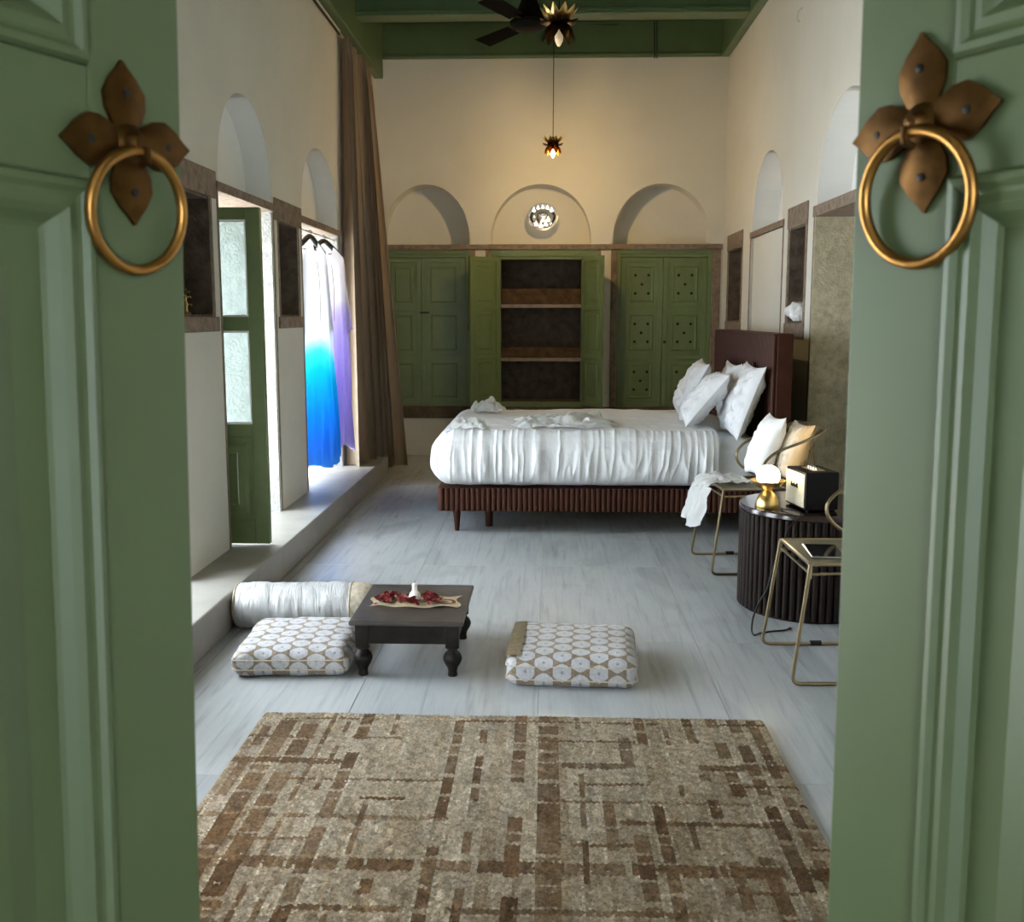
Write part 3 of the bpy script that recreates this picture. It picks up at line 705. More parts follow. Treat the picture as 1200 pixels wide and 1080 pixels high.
# ------------------------------------------------------------------ dresses on hangers in the far opening
def rail():
    b = bm_new(); tube(b, [(XL - .03, 6.855, 1.925), (XL - .03, 8.005, 1.925)], .007, 10)
    tag(obj('hanging_rail', b, 'white_metal', None, True), 'pale rail under the lintel carrying two clothes hangers', 'rail')
rail()
def hanger(y, rz, label):
    t = thing('clothes_hanger', label, 'hanger', (XL - .03, y, 1.925), rz); b = bm_new()
    tube(b, spline([(-.014, 0, .000), (-.010, 0, .010), (0, 0, .0145), (.010, 0, .010), (.0145, 0, 0), (.010, 0, -.012), (0, 0, -.022), (0, 0, -.035)], 5), .003, 8); obj('hook', b, 'iron', t, True)
    b = bm_new()
    for s in (-1, 1): tube(b, spline([(0, 0, -.030), (0, s * .03, -.036), (0, s * .10, -.075), (0, s * .20, -.135)]), .018, 8)
    obj('shoulder_bar', b, 'black', t, True)
    b = bm_new(); tube(b, [(0, -.17, -.118), (0, .17, -.118)], .005, 8); obj('cross_bar', b, 'black', t, True)
    return t
def dress(name, label, x, y, rz, mat, L, wt, wb, seed, z_top=1.862, neck=.09):
    t = thing(name, label, 'dress', (x, y, z_top - L), rz); b = bm_new(); n = 96
    def fn(u, v):
        a = 2 * PI * u; w = wt + (wb - wt) * v ** .8; ca, sa = math.cos(a), math.sin(a)
        th = .030 + .030 * v + .012 * (1 - v)
        yy = w * ca; zz = L * (1 - v)
        drop = .10 * abs(ca) ** 1.3 * (1 - v) ** 3; zz -= drop                      # sloping shoulders
        if v < .14: zz -= max(0, 1 - abs(ca) * 5.2) * .12 * (1 - v / .14) * (1 if sa > 0 else .35)   # V neck
        fold = .020 * v ** .6 * math.sin(13 * a + 2.0 * math.sin(3 * v + seed)) + .010 * v * math.sin(29 * a + seed)
        zz += .03 * v ** 6 * math.sin(3 * a + seed) 
        return Vector(((th + fold) * (1 if sa >= 0 else -1) * abs(sa) ** .5 , yy + .012 * math.sin(9 * v + seed) * v, zz))
    grid(b, n, 46, fn, True); obj('body', b, mat, t, True)
    for s in (-1, 1):
        b = bm_new()
        def sl(u, v):
            a = 2 * PI * u; r_ = .050 + .030 * v; c = Vector((.0, s * (wt - .045 + .07 * v), L - .13 - .50 * v))
            return c + Vector((r_ * .5 * math.cos(a), r_ * math.sin(a) * .9, .25 * r_ * math.sin(a) * s + .008 * math.sin(5 * a)))
        grid(b, 24, 12, sl, True); obj('sleeve', b, mat, t, True)
    b = bm_new(); tube(b, spline([(.052, 0, L - .14), (.062, .01, L - .3), (.07, -.005, L - .55)]), .003, 6); obj('neck_cord', b, 'piping', t, True)
    return t
hanger(7.20, R(-15), 'black clothes hanger holding the blue dipped white dress')
hanger(7.65, R(-26), 'black clothes hanger holding the lilac dipped white dress')
dress('dress', 'white cotton dress dipped bright blue, hanging in the terrace opening', XL - .03, 7.20, R(-15), 'dress_blue', 1.57, .20, .34, 1.3)
dress('dress', 'white cotton dress dipped lilac, hanging against the brown curtain', XL - .02, 7.65, R(-26), 'dress_lilac', 1.52, .20, .265, 4.1)

b = bm_new(); box(b, XL - .46, XL - .30, 6.90, 7.80, STEP, STEP + .13, .015)
for v in b.verts: v.co += Vector((.02 * fbm(v.co.x * 9, v.co.y * 9, v.co.z * 9), .02 * fbm(v.co.y * 9, 3, v.co.z * 9), 0))
tag(obj('stone_block', b, mat_mottled('dark_grey_stone', (.09, .09, .085), .9, 20, .5, .8, 50, .012)), 'rough dark grey stone block on the ledge beneath the hanging dresses', 'stone block')

# ------------------------------------------------------------------ bed
BX0, BX1, BY0, BY1 = -.685, 1.345, 6.25, 7.92
bed = thing('bed', 'low double bed with fluted walnut base and tall walnut headboard', 'bed', ((BX0 + BX1) / 2, (BY0 + BY1) / 2, 0))
ox, oy = bed.location.x, bed.location.y
def bpart(name, bm, mat, smooth=False): bmesh.ops.translate(bm, vec=(-ox, -oy, 0), verts=bm.verts[:]); return obj(name, bm, mat, bed, smooth)
zb0, zb1 = .152, .292
b = bm_new(); box(b, BX0 + .02, BX1, BY0 + .02, BY1 - .02, zb0, zb1, .01); base = bpart('base', b, 'walnut')
b = bm_new(); tube(b, [(0, 0, zb0 - .004), (0, 0, zb1)], .0165, 10); sl = mesh('slat', b, 'walnut', True)
n = 62
for k in range(n): place('slat', sl, base, (BX0 + .025 + (BX1 - BX0 - .05) * k / (n - 1) - ox, BY0 + .016 - oy, 0))
n = 54
for k in range(n): place('slat', sl, base, (BX0 + .016 - ox, BY0 + .03 + (BY1 - BY0 - .06) * k / (n - 1) - oy, 0))
for x, y in ((-.575, 6.37), (-.575, 7.80), (1.22, 6.37), (1.22, 7.80), (-.38, 6.52), (.4, 7.2)):
    b = bm_new(); tube(b, [(x, y, 0), (x, y, zb0 + .005)], .02, 14, rad=[.014, .028] if x != -.38 and x != .4 else [.024, .028]); bpart('leg', b, 'walnut', True)
b = bm_new(); box(b, 1.365, 1.462, 6.20, 8.36, .05, 1.245, .008); hb = bpart('headboard', b, 'walnut')
b = bm_new(); tube(b, [(0, 0, .30), (0, 0, 1.24)], .0165, 10); sl = mesh('slat', b, 'walnut', True)
for k in range(34): place('slat', sl, hb, (1.353 - ox, 6.222 + 2.118 * k / 33 - oy, 0))
# mattress with fitted sheet
b = bm_new()
def matt(p, n): 
    w = .006 * fbm(p.x * 9, p.y * 7, p.z * 3); return p + n * w
softbox(b, 1.98, 1.60, .318, .10, 60, 50, 10, matt); bmesh.ops.translate(b, vec=(.330 - ox + .0, 7.085 - oy, zb1 + .002), verts=b.verts[:]); obj('mattress', b, 'linen', bed, True)
# bedspread tucked over the mattress
b = bm_new()
def spread(p, n):
    zt = p.z / .335; side = max(0, 1 - abs(n.z)); out = 0.0; dz = 0.0
    s = p.x if abs(n.y) > abs(n.x) else p.y
    # gathers run down the sides and die out over the top
    q = p.z * .8 + .3 * fbm(s * 1.2, p.z * 2, 3.3)
    r1 = max(0, 1 - 2.6 * abs(noise.noise(Vector((s * 9 + .8 * q, q * 1.2, 3.1))))); r2 = max(0, 1 - 2.6 * abs(noise.noise(Vector((s * 21 - 1.5 * q, q * 1.6, 8.1)))))
    k = .35 + 1.1 * abs(fbm(s * 2.1, p.z * 1.5, 4))
    g = .022 * r1 ** 1.4 * k + .011 * r2 ** 1.3 * (.4 + k) + .004 * fbm(s * 12, p.z * 8, 1)
    reach = side * (.45 + .55 * math.sin(PI * min(max(zt, .05), .95)))
    if n.z > 0:
        e = max(0, 1 - min(p.y + .835, 1.67) / .40) if p.y < 0 else 0
        reach = max(reach, n.z * e ** 1.3 * .9)
        out += n.z * (.012 * fbm(p.x * 1.7 + 4, p.y * 2.1, .4) + .007 * max(0, fbm(p.x * 4.3 + p.y * 2, p.y * 5, 2)))
    out += reach * g + side * .020 * math.sin(PI * min(max(zt, 0), 1))
    return p + n * out
softbox(b, 1.98, 1.67, .345, .105, 470, 140, 40, spread)
kill = [v for v in b.verts if v.co.z < .012 or v.co.x > .75]
bmesh.ops.delete(b, geom=kill, context='VERTS')
bsp = obj('bedspread', b, 'linen', None, True, loc=(.29, 7.085, zb1 + .004)); tag(bsp, 'wrinkled white bedspread pulled over the mattress', 'bedspread')

def soft_pillow(bm, a, c, T, seed, wr=.010):
    for sgn in (-1, 1):
        def fn(u, v):
            x, y = u * 2 - 1, v * 2 - 1
            ex = 1 - .09 * (1 - y * y) * abs(x) ** 3; ey = 1 - .11 * (1 - x * x) * abs(y) ** 3
            h = T * ((1 - abs(x) ** 3.2) * (1 - abs(y) ** 3.2)) ** .62
            h += wr * fbm(x * 3 + seed, y * 3, sgn) * (1 - abs(x) ** 6) * (1 - abs(y) ** 6) + wr * .5 * fbm(x * 8 + seed, y * 8, sgn) * (1 - abs(x) ** 8)
            if max(abs(x), abs(y)) > .999: h = 0
            return Vector((a * x * ex, c * y * ey, sgn * max(h, 0)))
        grid(bm, 36, 28, fn)
    bmesh.ops.remove_doubles(bm, verts=bm.verts[:], dist=.0008)
def frame(c, ax, ay):
    ax = Vector(ax).normalized(); ay = Vector(ay); ay = (ay - ax * ay.dot(ax)).normalized(); az = ax.cross(ay)
    m = Matrix((ax, ay, az)).transposed().to_4x4(); m.translation = Vector(c); return m
def pillow(label, c, ax, ay, a, h, T, seed, mat='linen', name='pillow', group='white pillows at the headboard', cat='pillow'):
    b = bm_new(); soft_pillow(b, a, h, T, seed, .022); o = obj(name, b, mat, None, True, mw=frame(c, ax, ay)); return tag(o, label, cat, group)
pa = pillow('white pillow leaning highest by the pierced cupboard', (1.035, 7.42, .83), (.06, 1, .03), (.46, .0, .88), .29, .215, .072, 1)
pb = pillow('white pillow half hidden behind the others against the headboard', (1.250, 7.12, .86), (.0, 1, .0), (.14, 0, .98), .29, .215, .050, 2)
pc = pillow('white pillow lying flattest on top of the others', (1.01, 6.70, .775), (.05, 1, -.02), (.62, .0, .76), .275, .215, .075, 3)
pd = pillow('white pillow propped at the end of the headboard beside the wire chair', (1.215, 6.47, .84), (-.03, 1, .02), (.34, 0, .93), .275, .24, .066, 4)

moves = [settle(pb, [bed, bsp]), settle(pd, [bed, bsp, pb]), settle(pa, [bed, bsp, pb, pd]), settle(pc, [bed, bsp, pa, pb, pd])]
drops = [settle_down(o, [bed, bsp] + [p for p in (pa, pb, pc, pd) if p is not o]) for o in (pb, pd, pa, pc)]
print('SETTLE pillows', moves, drops)
def crumple(label, c, sx, sy, h, seed, mat='towel', name='crumpled_cloth', cat='cloth', rz=0, ring=0, n=64):
    b = bm_new()
    def fn(u, v):
        x, y = u * 2 - 1, v * 2 - 1; e = max(0, 1 - max(abs(x), abs(y)) ** 4)
        q = .18 * fbm(x * 1.3 + seed, y * 1.3, 2); q2 = .18 * fbm(x * 1.3, y * 1.3 + seed, 9)
        z = h * (.55 * e ** .5 + 1.3 * abs(noise.noise(Vector((x * 1.9 + seed, y * 2.4, 5)))) + .5 * abs(noise.noise(Vector((x * 4.5 + seed, y * 4.5, 8))))) * (.30 + .70 * e)
        if ring: z *= .55 + .9 * min(1, (x * x + y * y))
        return Vector((sx * (x + q), sy * (y + q2), max(z, .003)))
    grid(b, n, n, fn); bmesh.ops.solidify(b, geom=b.faces[:], thickness=-.003)
    o = tag(obj(name, b, mat, None, True, loc=c, rot=(0, 0, rz)), label, cat); settle(o, [bsp], (0, 0, 1), .0015); return o
zt = zb1 + .345 + .004
q = onz(662, 500, zt); crumple('crumpled white towel heaped in the middle of the bed', (q.x, q.y + .05, zt + .004), .31, .26, .062, 2.2)
q = onz(568, 483, zt); crumple('small white cloth scrunched at the far foot corner of the bed', (q.x + .02, min(q.y, 7.72), zt + .002), .12, .10, .07, 5.1, n=32)
q = onz(543, 505, zt); crumple('small white cloth lying at the near foot corner of the bed', (q.x + .02, max(q.y, 6.42), zt + .002), .11, .09, .06, 7.7, n=32)
b = bm_new()
softbox(b, .15, .21, .125, .055, 24, 30, 18, lambda p, n: p + n * (.030 * fbm(p.x * 9 + 2, p.y * 9, p.z * 9) + .018 * abs(noise.noise(p * 22))))
for v in b.verts: v.co.z = max(v.co.z, .001)
tag(obj('crumpled_towel', b, 'towel', None, True, loc=(XR + .040, 7.02, 1.313)), 'bundled white towel lying in the wall niche above the headboard', 'towel')

# ------------------------------------------------------------------ wire chairs
def chair(label, loc, rz, af):
    t = thing('wire_chair', label, 'chair', loc, rz); r = .0072; W_ = .235
    for s in (-1, 1):
        b = bm_new(); tube(b, fillet([(.50, s * W_, r), (.0, s * W_, r), (.058, s * .215, .452)], .035), r, 8)
        tube(b, fillet([(.50, s * W_, r), (.51, s * .225, .30), (.47, s * .215, .44)], .05), r, 8); obj('leg', b, 'wire', t, True)
        b = bm_new(); tube(b, [(.20, s * W_, .0105), (.245, s * W_, .0105)], .0105, 8); obj('glide', b, 'black', t, True)
    b = bm_new(); tube(b, fillet([(.058, -.215, .40), (.058, -.215, .452), (.058, .215, .452), (.058, .215, .40)], .03), r, 8); obj('front_rail', b, 'wire', t, True)
    b = bm_new()
    tube(b, fillet([(.065, -.208, .415), (.48, -.208, .425), (.48, .208, .425), (.065, .208, .415)], .04), .006, 8); tube(b, [(.062, -.208, .415), (.062, .208, .415)], .006, 8)
    for s in (-1, 1): tube(b, [(.058, s * .212, .452), (.49, s * .212, .452)], .006, 8)
    obj('seat_frame', b, 'wire', t, True)
    b = bm_new(); box(b, .06, .48, -.208, .208, .444, .452, .002); obj('seat', b, mat_seat, t)
    b = bm_new(); half = [(.42, .215, .452), (.33, .235, .475), (af + .02, .25, .52), (af, .255, .57), (af + .02, .258, .615), (.33, .26, .660), (.47, .262, .715), (.578, .215, .760)]
    path = spline([(x, -y, z) for x, y, z in half] + [(.602, 0, .772)] + half[::-1], 7)
    tube(b, path, .0075, 8); obj('arm_rail', b, 'wire', t, True)
    for k in range(13):
        y = -.222 + .037 * k; ya = y * 1.02; yt = y
        xt = .602 - .040 * (abs(y) / .22) ** 2.6; zt_ = .770 - .014 * (abs(y) / .21) ** 2.6
        b = bm_new(); tube(b, spline([(.478, ya * .93, .427), (.53, ya, .56), (.565 - .05 * (abs(y) / .21) ** 2.6, ya, .70), (xt, yt, zt_)], 4), .0042, 6); obj('back_rod', b, 'wire', t, True)
    b = bm_new(); tube(b, spline([(.50, -.228, .655), (.545, -.17, .685), (.56, 0, .69), (.545, .17, .685), (.50, .228, .655)], 5), .005, 6); obj('back_hoop', b, 'wire', t, True)
    return t
mat_seat = mat_mottled('olive_seat', (.12, .105, .06), .45, 30, .25, .2, 90, .002)
ch1 = chair('brass wire chair with white towel and two cushions by the bed', (.838, 5.504, 0), R(5), .25)
ch2 = chair('brass wire chair with a black camera on its seat', (.895, 3.893, 0), R(1.6), .25)
C1 = Matrix.Translation((.838, 5.504, 0)) @ Matrix.Rotation(R(5), 4, 'Z')
def chair_pillow(label, c, ax, ay, a, h, T, seed, mat):
    b = bm_new(); soft_pillow(b, a, h, T, seed, .012); return tag(obj('cushion', b, mat, None, True, mw=C1 @ frame(c, ax, ay)), label, 'cushion', 'cushions on the wire chair')
cw = chair_pillow('cream white cushion slumped on the wire chair by the bed', (.375, .060, .645), (.0, 1, .0), (.36, 0, .92), .150, .180, .060, 6, 'towel')
def mat_twotone():
    t = NT('tan_cream_cotton'); x, y, z = t.xyz(); h = t.math('ADD', x, t.math('MULTIPLY', t.math('SUBTRACT', t.noise(9, 4), .5), .12))
    t.set(Base_Color=t.ramp(t.math('ADD', t.math('MULTIPLY', h, -2), .5), [(.45, (.78, .70, .58)), (.72, (.70, .44, .20))]), Roughness=.85); t.bump(t.noise(60, 4), .3, .004); return t.m
ct = chair_pillow('tan and cream cushion leaning in the back of the wire chair', (.475, -.080, .640), (-.06, 1, .0), (.34, 0, .93), .140, .165, .045, 8, mat_twotone())
# towel draped over the seat edge
b = bm_new()
def drape(u, v):
    s = u * .66; y = -.07 + v * .31; w = .014 * math.sin(v * 19 + 2 * u) + .012 * fbm(u * 4, v * 5, 3)
    if s < .30: x, z = .06 + (.30 - s) * .62, .462 + .030 * abs(fbm(u * 5, v * 4, 1))
    elif s < .38: q_ = (s - .30) / .08; a = q_ * PI / 2; x, z = .06 - .055 * math.sin(a) + w * .5, .464 - .037 * (1 - math.cos(a))
    else: q_ = (s - .38) / .28; x, z = .005 - .05 * q_ + w * 1.6, .427 - .23 * q_ * (1 - .35 * abs(v - .4))
    return Vector((x, y + .05 * (u - .5) + (.05 * (v - .5) * max(0, u - .5) * 2), z + max(w, 0) * .6))
grid(b, 60, 40, drape); bmesh.ops.solidify(b, geom=b.faces[:], thickness=-.004)
tw = tag(obj('towel', b, 'towel', None, True, mw=C1), 'white towel draped over the front of the wire chair', 'towel')

print('SETTLE chair', settle(tw, [ch1], (0, 0, 1), .002), settle(ct, [ch1, tw]), settle(cw, [ch1, tw, ct]), settle_down(ct, [ch1, tw, cw]), settle_down(cw, [ch1, tw, ct]))

# ------------------------------------------------------------------ fluted drum table and what stands on it
TX, TY, TR, TZ = 1.225, 4.735, .322, .488
t = thing('side_table', 'dark fluted drum side table between the wire chairs', 'table', (TX, TY, 0))
b = bm_new(); lathe(b, [(TR - .016, .0), (TR - .016, TZ - .03)], 64); obj('drum', b, 'espresso', t)
b = bm_new(); lathe(b, [(.0001, TZ - .03), (TR + .0, TZ - .03), (TR + .006, TZ - .026), (TR + .006, TZ - .006), (TR + .001, TZ), (.0001, TZ)], 72); obj('top', b, 'espresso_top', t, True) if 'espresso_top' in M else obj('top', b, mat_plain('polished_espresso', (.028, .016, .014), .16), t, True)
b = bm_new(); tube(b, [(0, 0, .012), (0, 0, TZ - .031)], .0155, 10); sl = mesh('slat', b, 'espresso', True); n = 62
for k in range(n): a = 2 * PI * k / n; place('slat', sl, t, ((TR - .012) * math.cos(a), (TR - .012) * math.sin(a), 0))
# brass lamp
q = onz(899, 594, TZ)
LP = (q.x, q.y, TZ)
t = thing('table_lamp', 'small brass lamp with a glowing white globe in a flared dish', 'lamp', LP)
b = bm_new(); lathe(b, [(.054, 0), (.056, .006), (.052, .03), (.040, .055), (.024, .072), (.016, .080)], 32); obj('base', b, 'gold', t, True)
b = bm_new(); lathe(b, [(.016, .079), (.028, .086), (.056, .100), (.078, .122), (.080, .125), (.053, .105), (.026, .091), (.0001, .088)], 36, cap=False); obj('dish', b, 'gold', t, True)
M['globe_lit'] = mat_emit('lit_globe', (1.0, .86, .60), 12)
b = bm_new(); lathe(b, [(.052 * math.sin(PI * i / 16) + .0001, .144 - .050 * math.cos(PI * i / 16)) for i in range(17)], 28); obj('globe', b, 'globe_lit', t, True)
# speaker
q = onz(943, 600, TZ); sa = R(99)
t = thing('speaker', 'black box speaker with a cream grille front on the drum table', 'speaker', mw=Matrix.Translation((q.x, q.y, TZ)) @ Matrix.Rotation(sa, 4, 'Z'))
# local x runs along the front from the near corner, front faces +y
b = bm_new(); box(b, 0, .225, -.155, 0, .006, .176, .006); obj('cabinet', b, mat_mottled('black_leatherette', (.008, .007, .007), .6, 60, .3, .3, 200, .001, Specular_IOR_Level=.15), t)
def mat_grille():
    g = NT('cream_grille'); n = g.noise(320, 2); g.set(Base_Color=g.ramp(n, [(.35, (.52, .45, .30)), (.65, (.72, .64, .46))]), Roughness=.8); g.bump(n, .4, .001); return g.m
b = bm_new(); box(b, .010, .215, -.002, .004, .016, .166, .003); gr = obj('grille', b, mat_grille(), t)
b = bm_new()
for k, (x, h) in enumerate(((.148, .022), (.138, .012), (.130, .010), (.122, .012), (.113, .020), (.104, .010), (.095, .011), (.087, .019), (.080, .019))):
    tube(b, spline([(x + .004, .006, .098), (x + .001, .006, .098 + h), (x - .003, .006, .097), (x - .006, .006, .100)], 4), .0013, 5)
lg = obj('script_logo', b, 'black', gr, True); lg['label'] = 'dark script lettering across the grille'
b = bm_new(); box(b, .05, .175, -.11, -.05, .1755, .178, .001); obj('control_panel', b, 'gold', t)
for k in range(4): b = bm_new(); lathe(b, [(.009, 0), (.009, .008), (.007, .010), (.0001, .010)], 14); o = obj('knob', b, 'silver', t, True); o.location = (.07 + .028 * k, -.08, .178)
for x in (.02, .205):
    for y in (-.14, -.02): b = bm_new(); lathe(b, [(.008, 0), (.008, .0065)], 10); o = obj('foot', b, 'black', t); o.location = (x, y, 0)
# lamp cord
b = bm_new(); pts = [(LP[0] + .05, LP[1] - .06, TZ + .004), (1.10, TY - TR + .01, TZ + .008), (1.045, TY - TR - .02, TZ - .05)]
for x, y, d in ((917, 640, 4.36), (905, 668, 4.34), (899, 690, 4.33), (890, 705, 4.33), (883, 722, 4.33)): p = ony(x, y, d); pts.append(tuple(p))
for x, y in ((881, 738), (884, 744), (890, 742), (905, 739.5), (920, 738), (926, 735)): p = onz(x, y, .005); pts.append(tuple(p))
tube(b, spline(pts, 5), .0038, 6); tag(obj('power_cord', b, 'black', None, True), 'thin black power cord trailing from the drum table to the floor', 'cord')
# camera and tablet on the near chair
C2 = Matrix.Translation((.895, 3.893, 0)) @ Matrix.Rotation(R(1.6), 4, 'Z')
t = thing('tablet', 'black tablet with a silver edge lying on the wire chair seat', 'tablet', mw=C2 @ Matrix.Translation((.10, .0, .4525)) @ Matrix.Rotation(R(-6), 4, 'Z'))
b = bm_new(); box(b, 0, .13, -.12, .10, 0, .007, .003); obj('case', b, 'silver', t)
b = bm_new(); box(b, .005, .125, -.115, .095, .0072, .0085, .0006); obj('screen', b, mat_plain('black_glass', (.01, .01, .012), .08), t)
t = thing('camera_body', 'black camera with silver dials resting on the wire chair seat', 'camera', mw=C2 @ Matrix.Translation((.345, -.03, .4525)) @ Matrix.Rotation(R(20), 4, 'Z'))
b = bm_new(); box(b, -.03, .035, -.07, .07, 0, .075, .008); box(b, -.02, .025, -.025, .025, .07, .095, .006); obj('body', b, 'black', t)
b = bm_new(); lathe(b, [(.033, 0), (.033, .035), (.030, .05), (.026, .05), (.024, .042), (.0001, .040)], 24); bmesh.ops.transform(b, matrix=Matrix.Translation((-.03, 0, .036)) @ Matrix.Rotation(-PI / 2, 4, 'Y'), verts=b.verts[:]); obj('lens', b, 'black', t, True)
for y in (-.05, .05): b = bm_new(); lathe(b, [(.011, .074), (.011, .084), (.009, .086), (.0001, .086)], 16, (0, y, 0)); obj('dial', b, 'silver', t, True)
b = bm_new(); tube(b, [(-.0655, .034 * math.cos(2 * PI * i / 24), .036 + .034 * math.sin(2 * PI * i / 24)) for i in range(24)], .002, 6, True); obj('lens_ring', b, 'silver', t, True)

# ------------------------------------------------------------------ low table
tx0, tx1, ty0, ty1, tz = -.742, -.312, 3.675, 4.215, .222
t = thing('low_table', 'low dark carved wooden table with turned legs', 'table', ((tx0 + tx1) / 2, (ty0 + ty1) / 2, 0))
ox, oy = t.location.x, t.location.y; hx, hy = (tx1 - tx0) / 2, (ty1 - ty0) / 2
b = bm_new(); box(b, -hx, hx, -hy, hy, tz - .018, tz, .005); obj('top', b, mat_mottled('worn_table_top', (.050, .042, .036), .4, 12, .5, .4, 50, .004), t)
for x0, x1, y0, y1 in ((-hx + .03, hx - .03, -hy + .025, -hy + .045), (-hx + .03, hx - .03, hy - .045, hy - .025), (-hx + .025, -hx + .045, -hy + .045, hy - .045), (hx - .045, hx - .025, -hy + .045, hy - .045)):
    b = bm_new(); box(b, x0, x1, y0, y1, .128, tz - .018, .003); obj('apron', b, 'old_wood', t)
for sx in (-1, 1):
    for sy in (-1, 1):
        b = bm_new(); c = (sx * (hx - .045), sy * (hy - .045), 0)
        lathe(b, [(.016, 0), (.019, .004), (.017, .02), (.020, .034), (.030, .05), (.036, .066), (.036, .074), (.030, .088), (.020, .098), (.018, .104), (.026, .110), (.026, .116)], 20, c); box(b, c[0] - .025, c[0] + .025, c[1] - .025, c[1] + .025, .114, tz - .018, .003)
        obj('leg', b, 'old_wood', t, True)
# petals and small things on the table
def mat_swirl():
    g = NT('marbled_paper'); x, y, z = g.xyz()
    r_ = g.math('SQRT', g.math('ADD', g.math('POWER', g.math('SUBTRACT', x, .115), 2), g.math('POWER', y, 2)))
    f = g.math('SINE', g.math('ADD', g.math('MULTIPLY', r_, 260), g.math('MULTIPLY', g.noise(14, 3), 9)))
    near = g.math('LESS_THAN', r_, .055)
    m_ = g.math('MULTIPLY', g.math('GREATER_THAN', f, .2), near)
    base = g.ramp(g.noise(30, 4), [(.4, (.76, .60, .36)), (.6, (.84, .76, .60))])
    g.set(Base_Color=g.mix(m_, base, (.30, .05, .03)), Roughness=.6); return g.m
mc = onz(487, 706, tz)
b = bm_new(); grid(b, 40, 14, lambda u, v: Vector(((u - .5) * .345 + .012 * math.sin(v * 7), (v - .5) * .155 + .010 * math.sin(u * 9) * (1 if v < .5 else .4), .002 + .003 * (1 + math.sin(u * 17 + v * 3)))))
bmesh.ops.solidify(b, geom=b.faces[:], thickness=-.0012)
pm = tag(obj('paper_mat', b, mat_swirl(), None, True, loc=(mc.x, mc.y, tz + .001)), 'cream paper mat with red swirls on the low table', 'mat')
b = bm_new(); rnd = random.Random(3)
for k in range(240):
    cl = rnd.choice([(-.115, .0, .035), (-.10, .03, .03), (-.03, .0, .045), (.0, .02, .05), (.055, -.01, .045), (.045, .02, .05), (-.01, -.03, .03)])
    x, y = cl[0] + rnd.gauss(0, cl[2] * .45), cl[1] + rnd.gauss(0, .026); d_ = math.hypot(x - cl[0], y - cl[1]) / cl[2]
    if math.hypot(x + .004, y - .012) < .041: continue
    z = .010 + rnd.random() * .026 * max(.2, 1 - d_); s = .009 + rnd.random() * .007
    m = Matrix.Translation((x, y, z)) @ Matrix.Rotation(rnd.random() * 6.3, 4, 'Z') @ Matrix.Rotation(rnd.uniform(-.9, .9), 4, 'X') @ Matrix.Rotation(rnd.uniform(-.9, .9), 4, 'Y')
    vs = [b.verts.new(m @ Vector(p)) for p in ((-s, 0, 0), (-.4 * s, -.7 * s, .002), (.6 * s, -.6 * s, .003), (s, 0, .005), (.6 * s, .6 * s, .003), (-.4 * s, .7 * s, .002))]; cc = b.verts.new(m @ Vector((.1 * s, 0, -.003)))
    for i in range(6): b.faces.new((vs[i], vs[(i + 1) % 6], cc))
o = obj('petal_heap', b, mat_mottled('dried_red_petals', (.20, .016, .016), .7, 60, .7, 0), None, loc=(mc.x, mc.y, tz + .002)); o['label'] = 'heap of dried dark red petals on the paper mat'; o['category'] = 'petals'; o['kind'] = 'stuff'; settle(o, [pm], (0, 0, 1), .001)
t = thing('candle_cone', 'small white bottle shaped candle standing among the red petals', 'candle', (mc.x - .004, mc.y + .012, tz + .0098))
b = bm_new(); lathe(b, [(.020, 0), (.023, .006), (.023, .020), (.017, .030), (.011, .036), (.010, .055), (.012, .060), (.009, .066), (.0001, .068)], 20); obj('body', b, 'wax', t, True)
b = bm_new(); tube(b, [(0, 0, .066), (.001, 0, .076)], .001, 6); obj('wick', b, 'black', t)

# ------------------------------------------------------------------ floor cushions and bolster
def floor_cushion(label, c, sx, sy, sz, rz, seed):
    t = thing('floor_cushion', label, 'cushion', c, rz, 'brocade floor cushions'); b = bm_new()
    def fn(p, n):
        k = 1 - (abs(p.x) / (sx / 2)) ** 3; m = 1 - (abs(p.y) / (sy / 2)) ** 3
        q = Vector(p); q.z += .012 * max(0, n.z) * max(0, k) * max(0, m)
        q = q + n * (.004 * fbm(p.x * 9 + seed, p.y * 9, p.z * 9) + .003 * fbm(p.x * 25 + seed, p.y * 25, p.z * 40)); q.z = max(q.z, .0008); return q
    softbox(b, sx, sy, sz, .042, 44, 44, 12, fn); obj('cover', b, 'brocade', t, True)
    for z in (.034, sz - .034):
        pts = fillet([(0, -sy / 2 - .001, z), (sx / 2 + .001, -sy / 2 - .001, z), (sx / 2 + .001, sy / 2 + .001, z), (-sx / 2 - .001, sy / 2 + .001, z), (-sx / 2 - .001, -sy / 2 - .001, z), (-.001, -sy / 2 - .001, z)], .03)
        b = bm_new(); tube(b, pts, .0024, 6); obj('piping', b, 'tan_band', t, True)
    return t
floor_cushion('pale brocade floor cushion beside the bolster', (-.978, 3.895, 0), .44, .46, .105, R(3), 1)
t = floor_cushion('pale brocade floor cushion with a plain tan edge standing alone', (.10, 3.81, 0), .48, .45, .118, R(-3), 5)
b = bm_new(); grid(b, 6, 30, lambda u, v: Vector((-.2405 + .052 * u, (v - .5) * .42, .1225 - .006 * (1 - u) ** 2 + .009 * math.sin(PI * v)))); bmesh.ops.solidify(b, geom=b.faces[:], thickness=-.002); obj('tan_edge', b, 'piping', t, True)
BR = .098
t = thing('bolster', 'ivory satin bolster lying against the stone ledge', 'bolster', (-1.06, 4.33, 0), R(2))
b = bm_new()
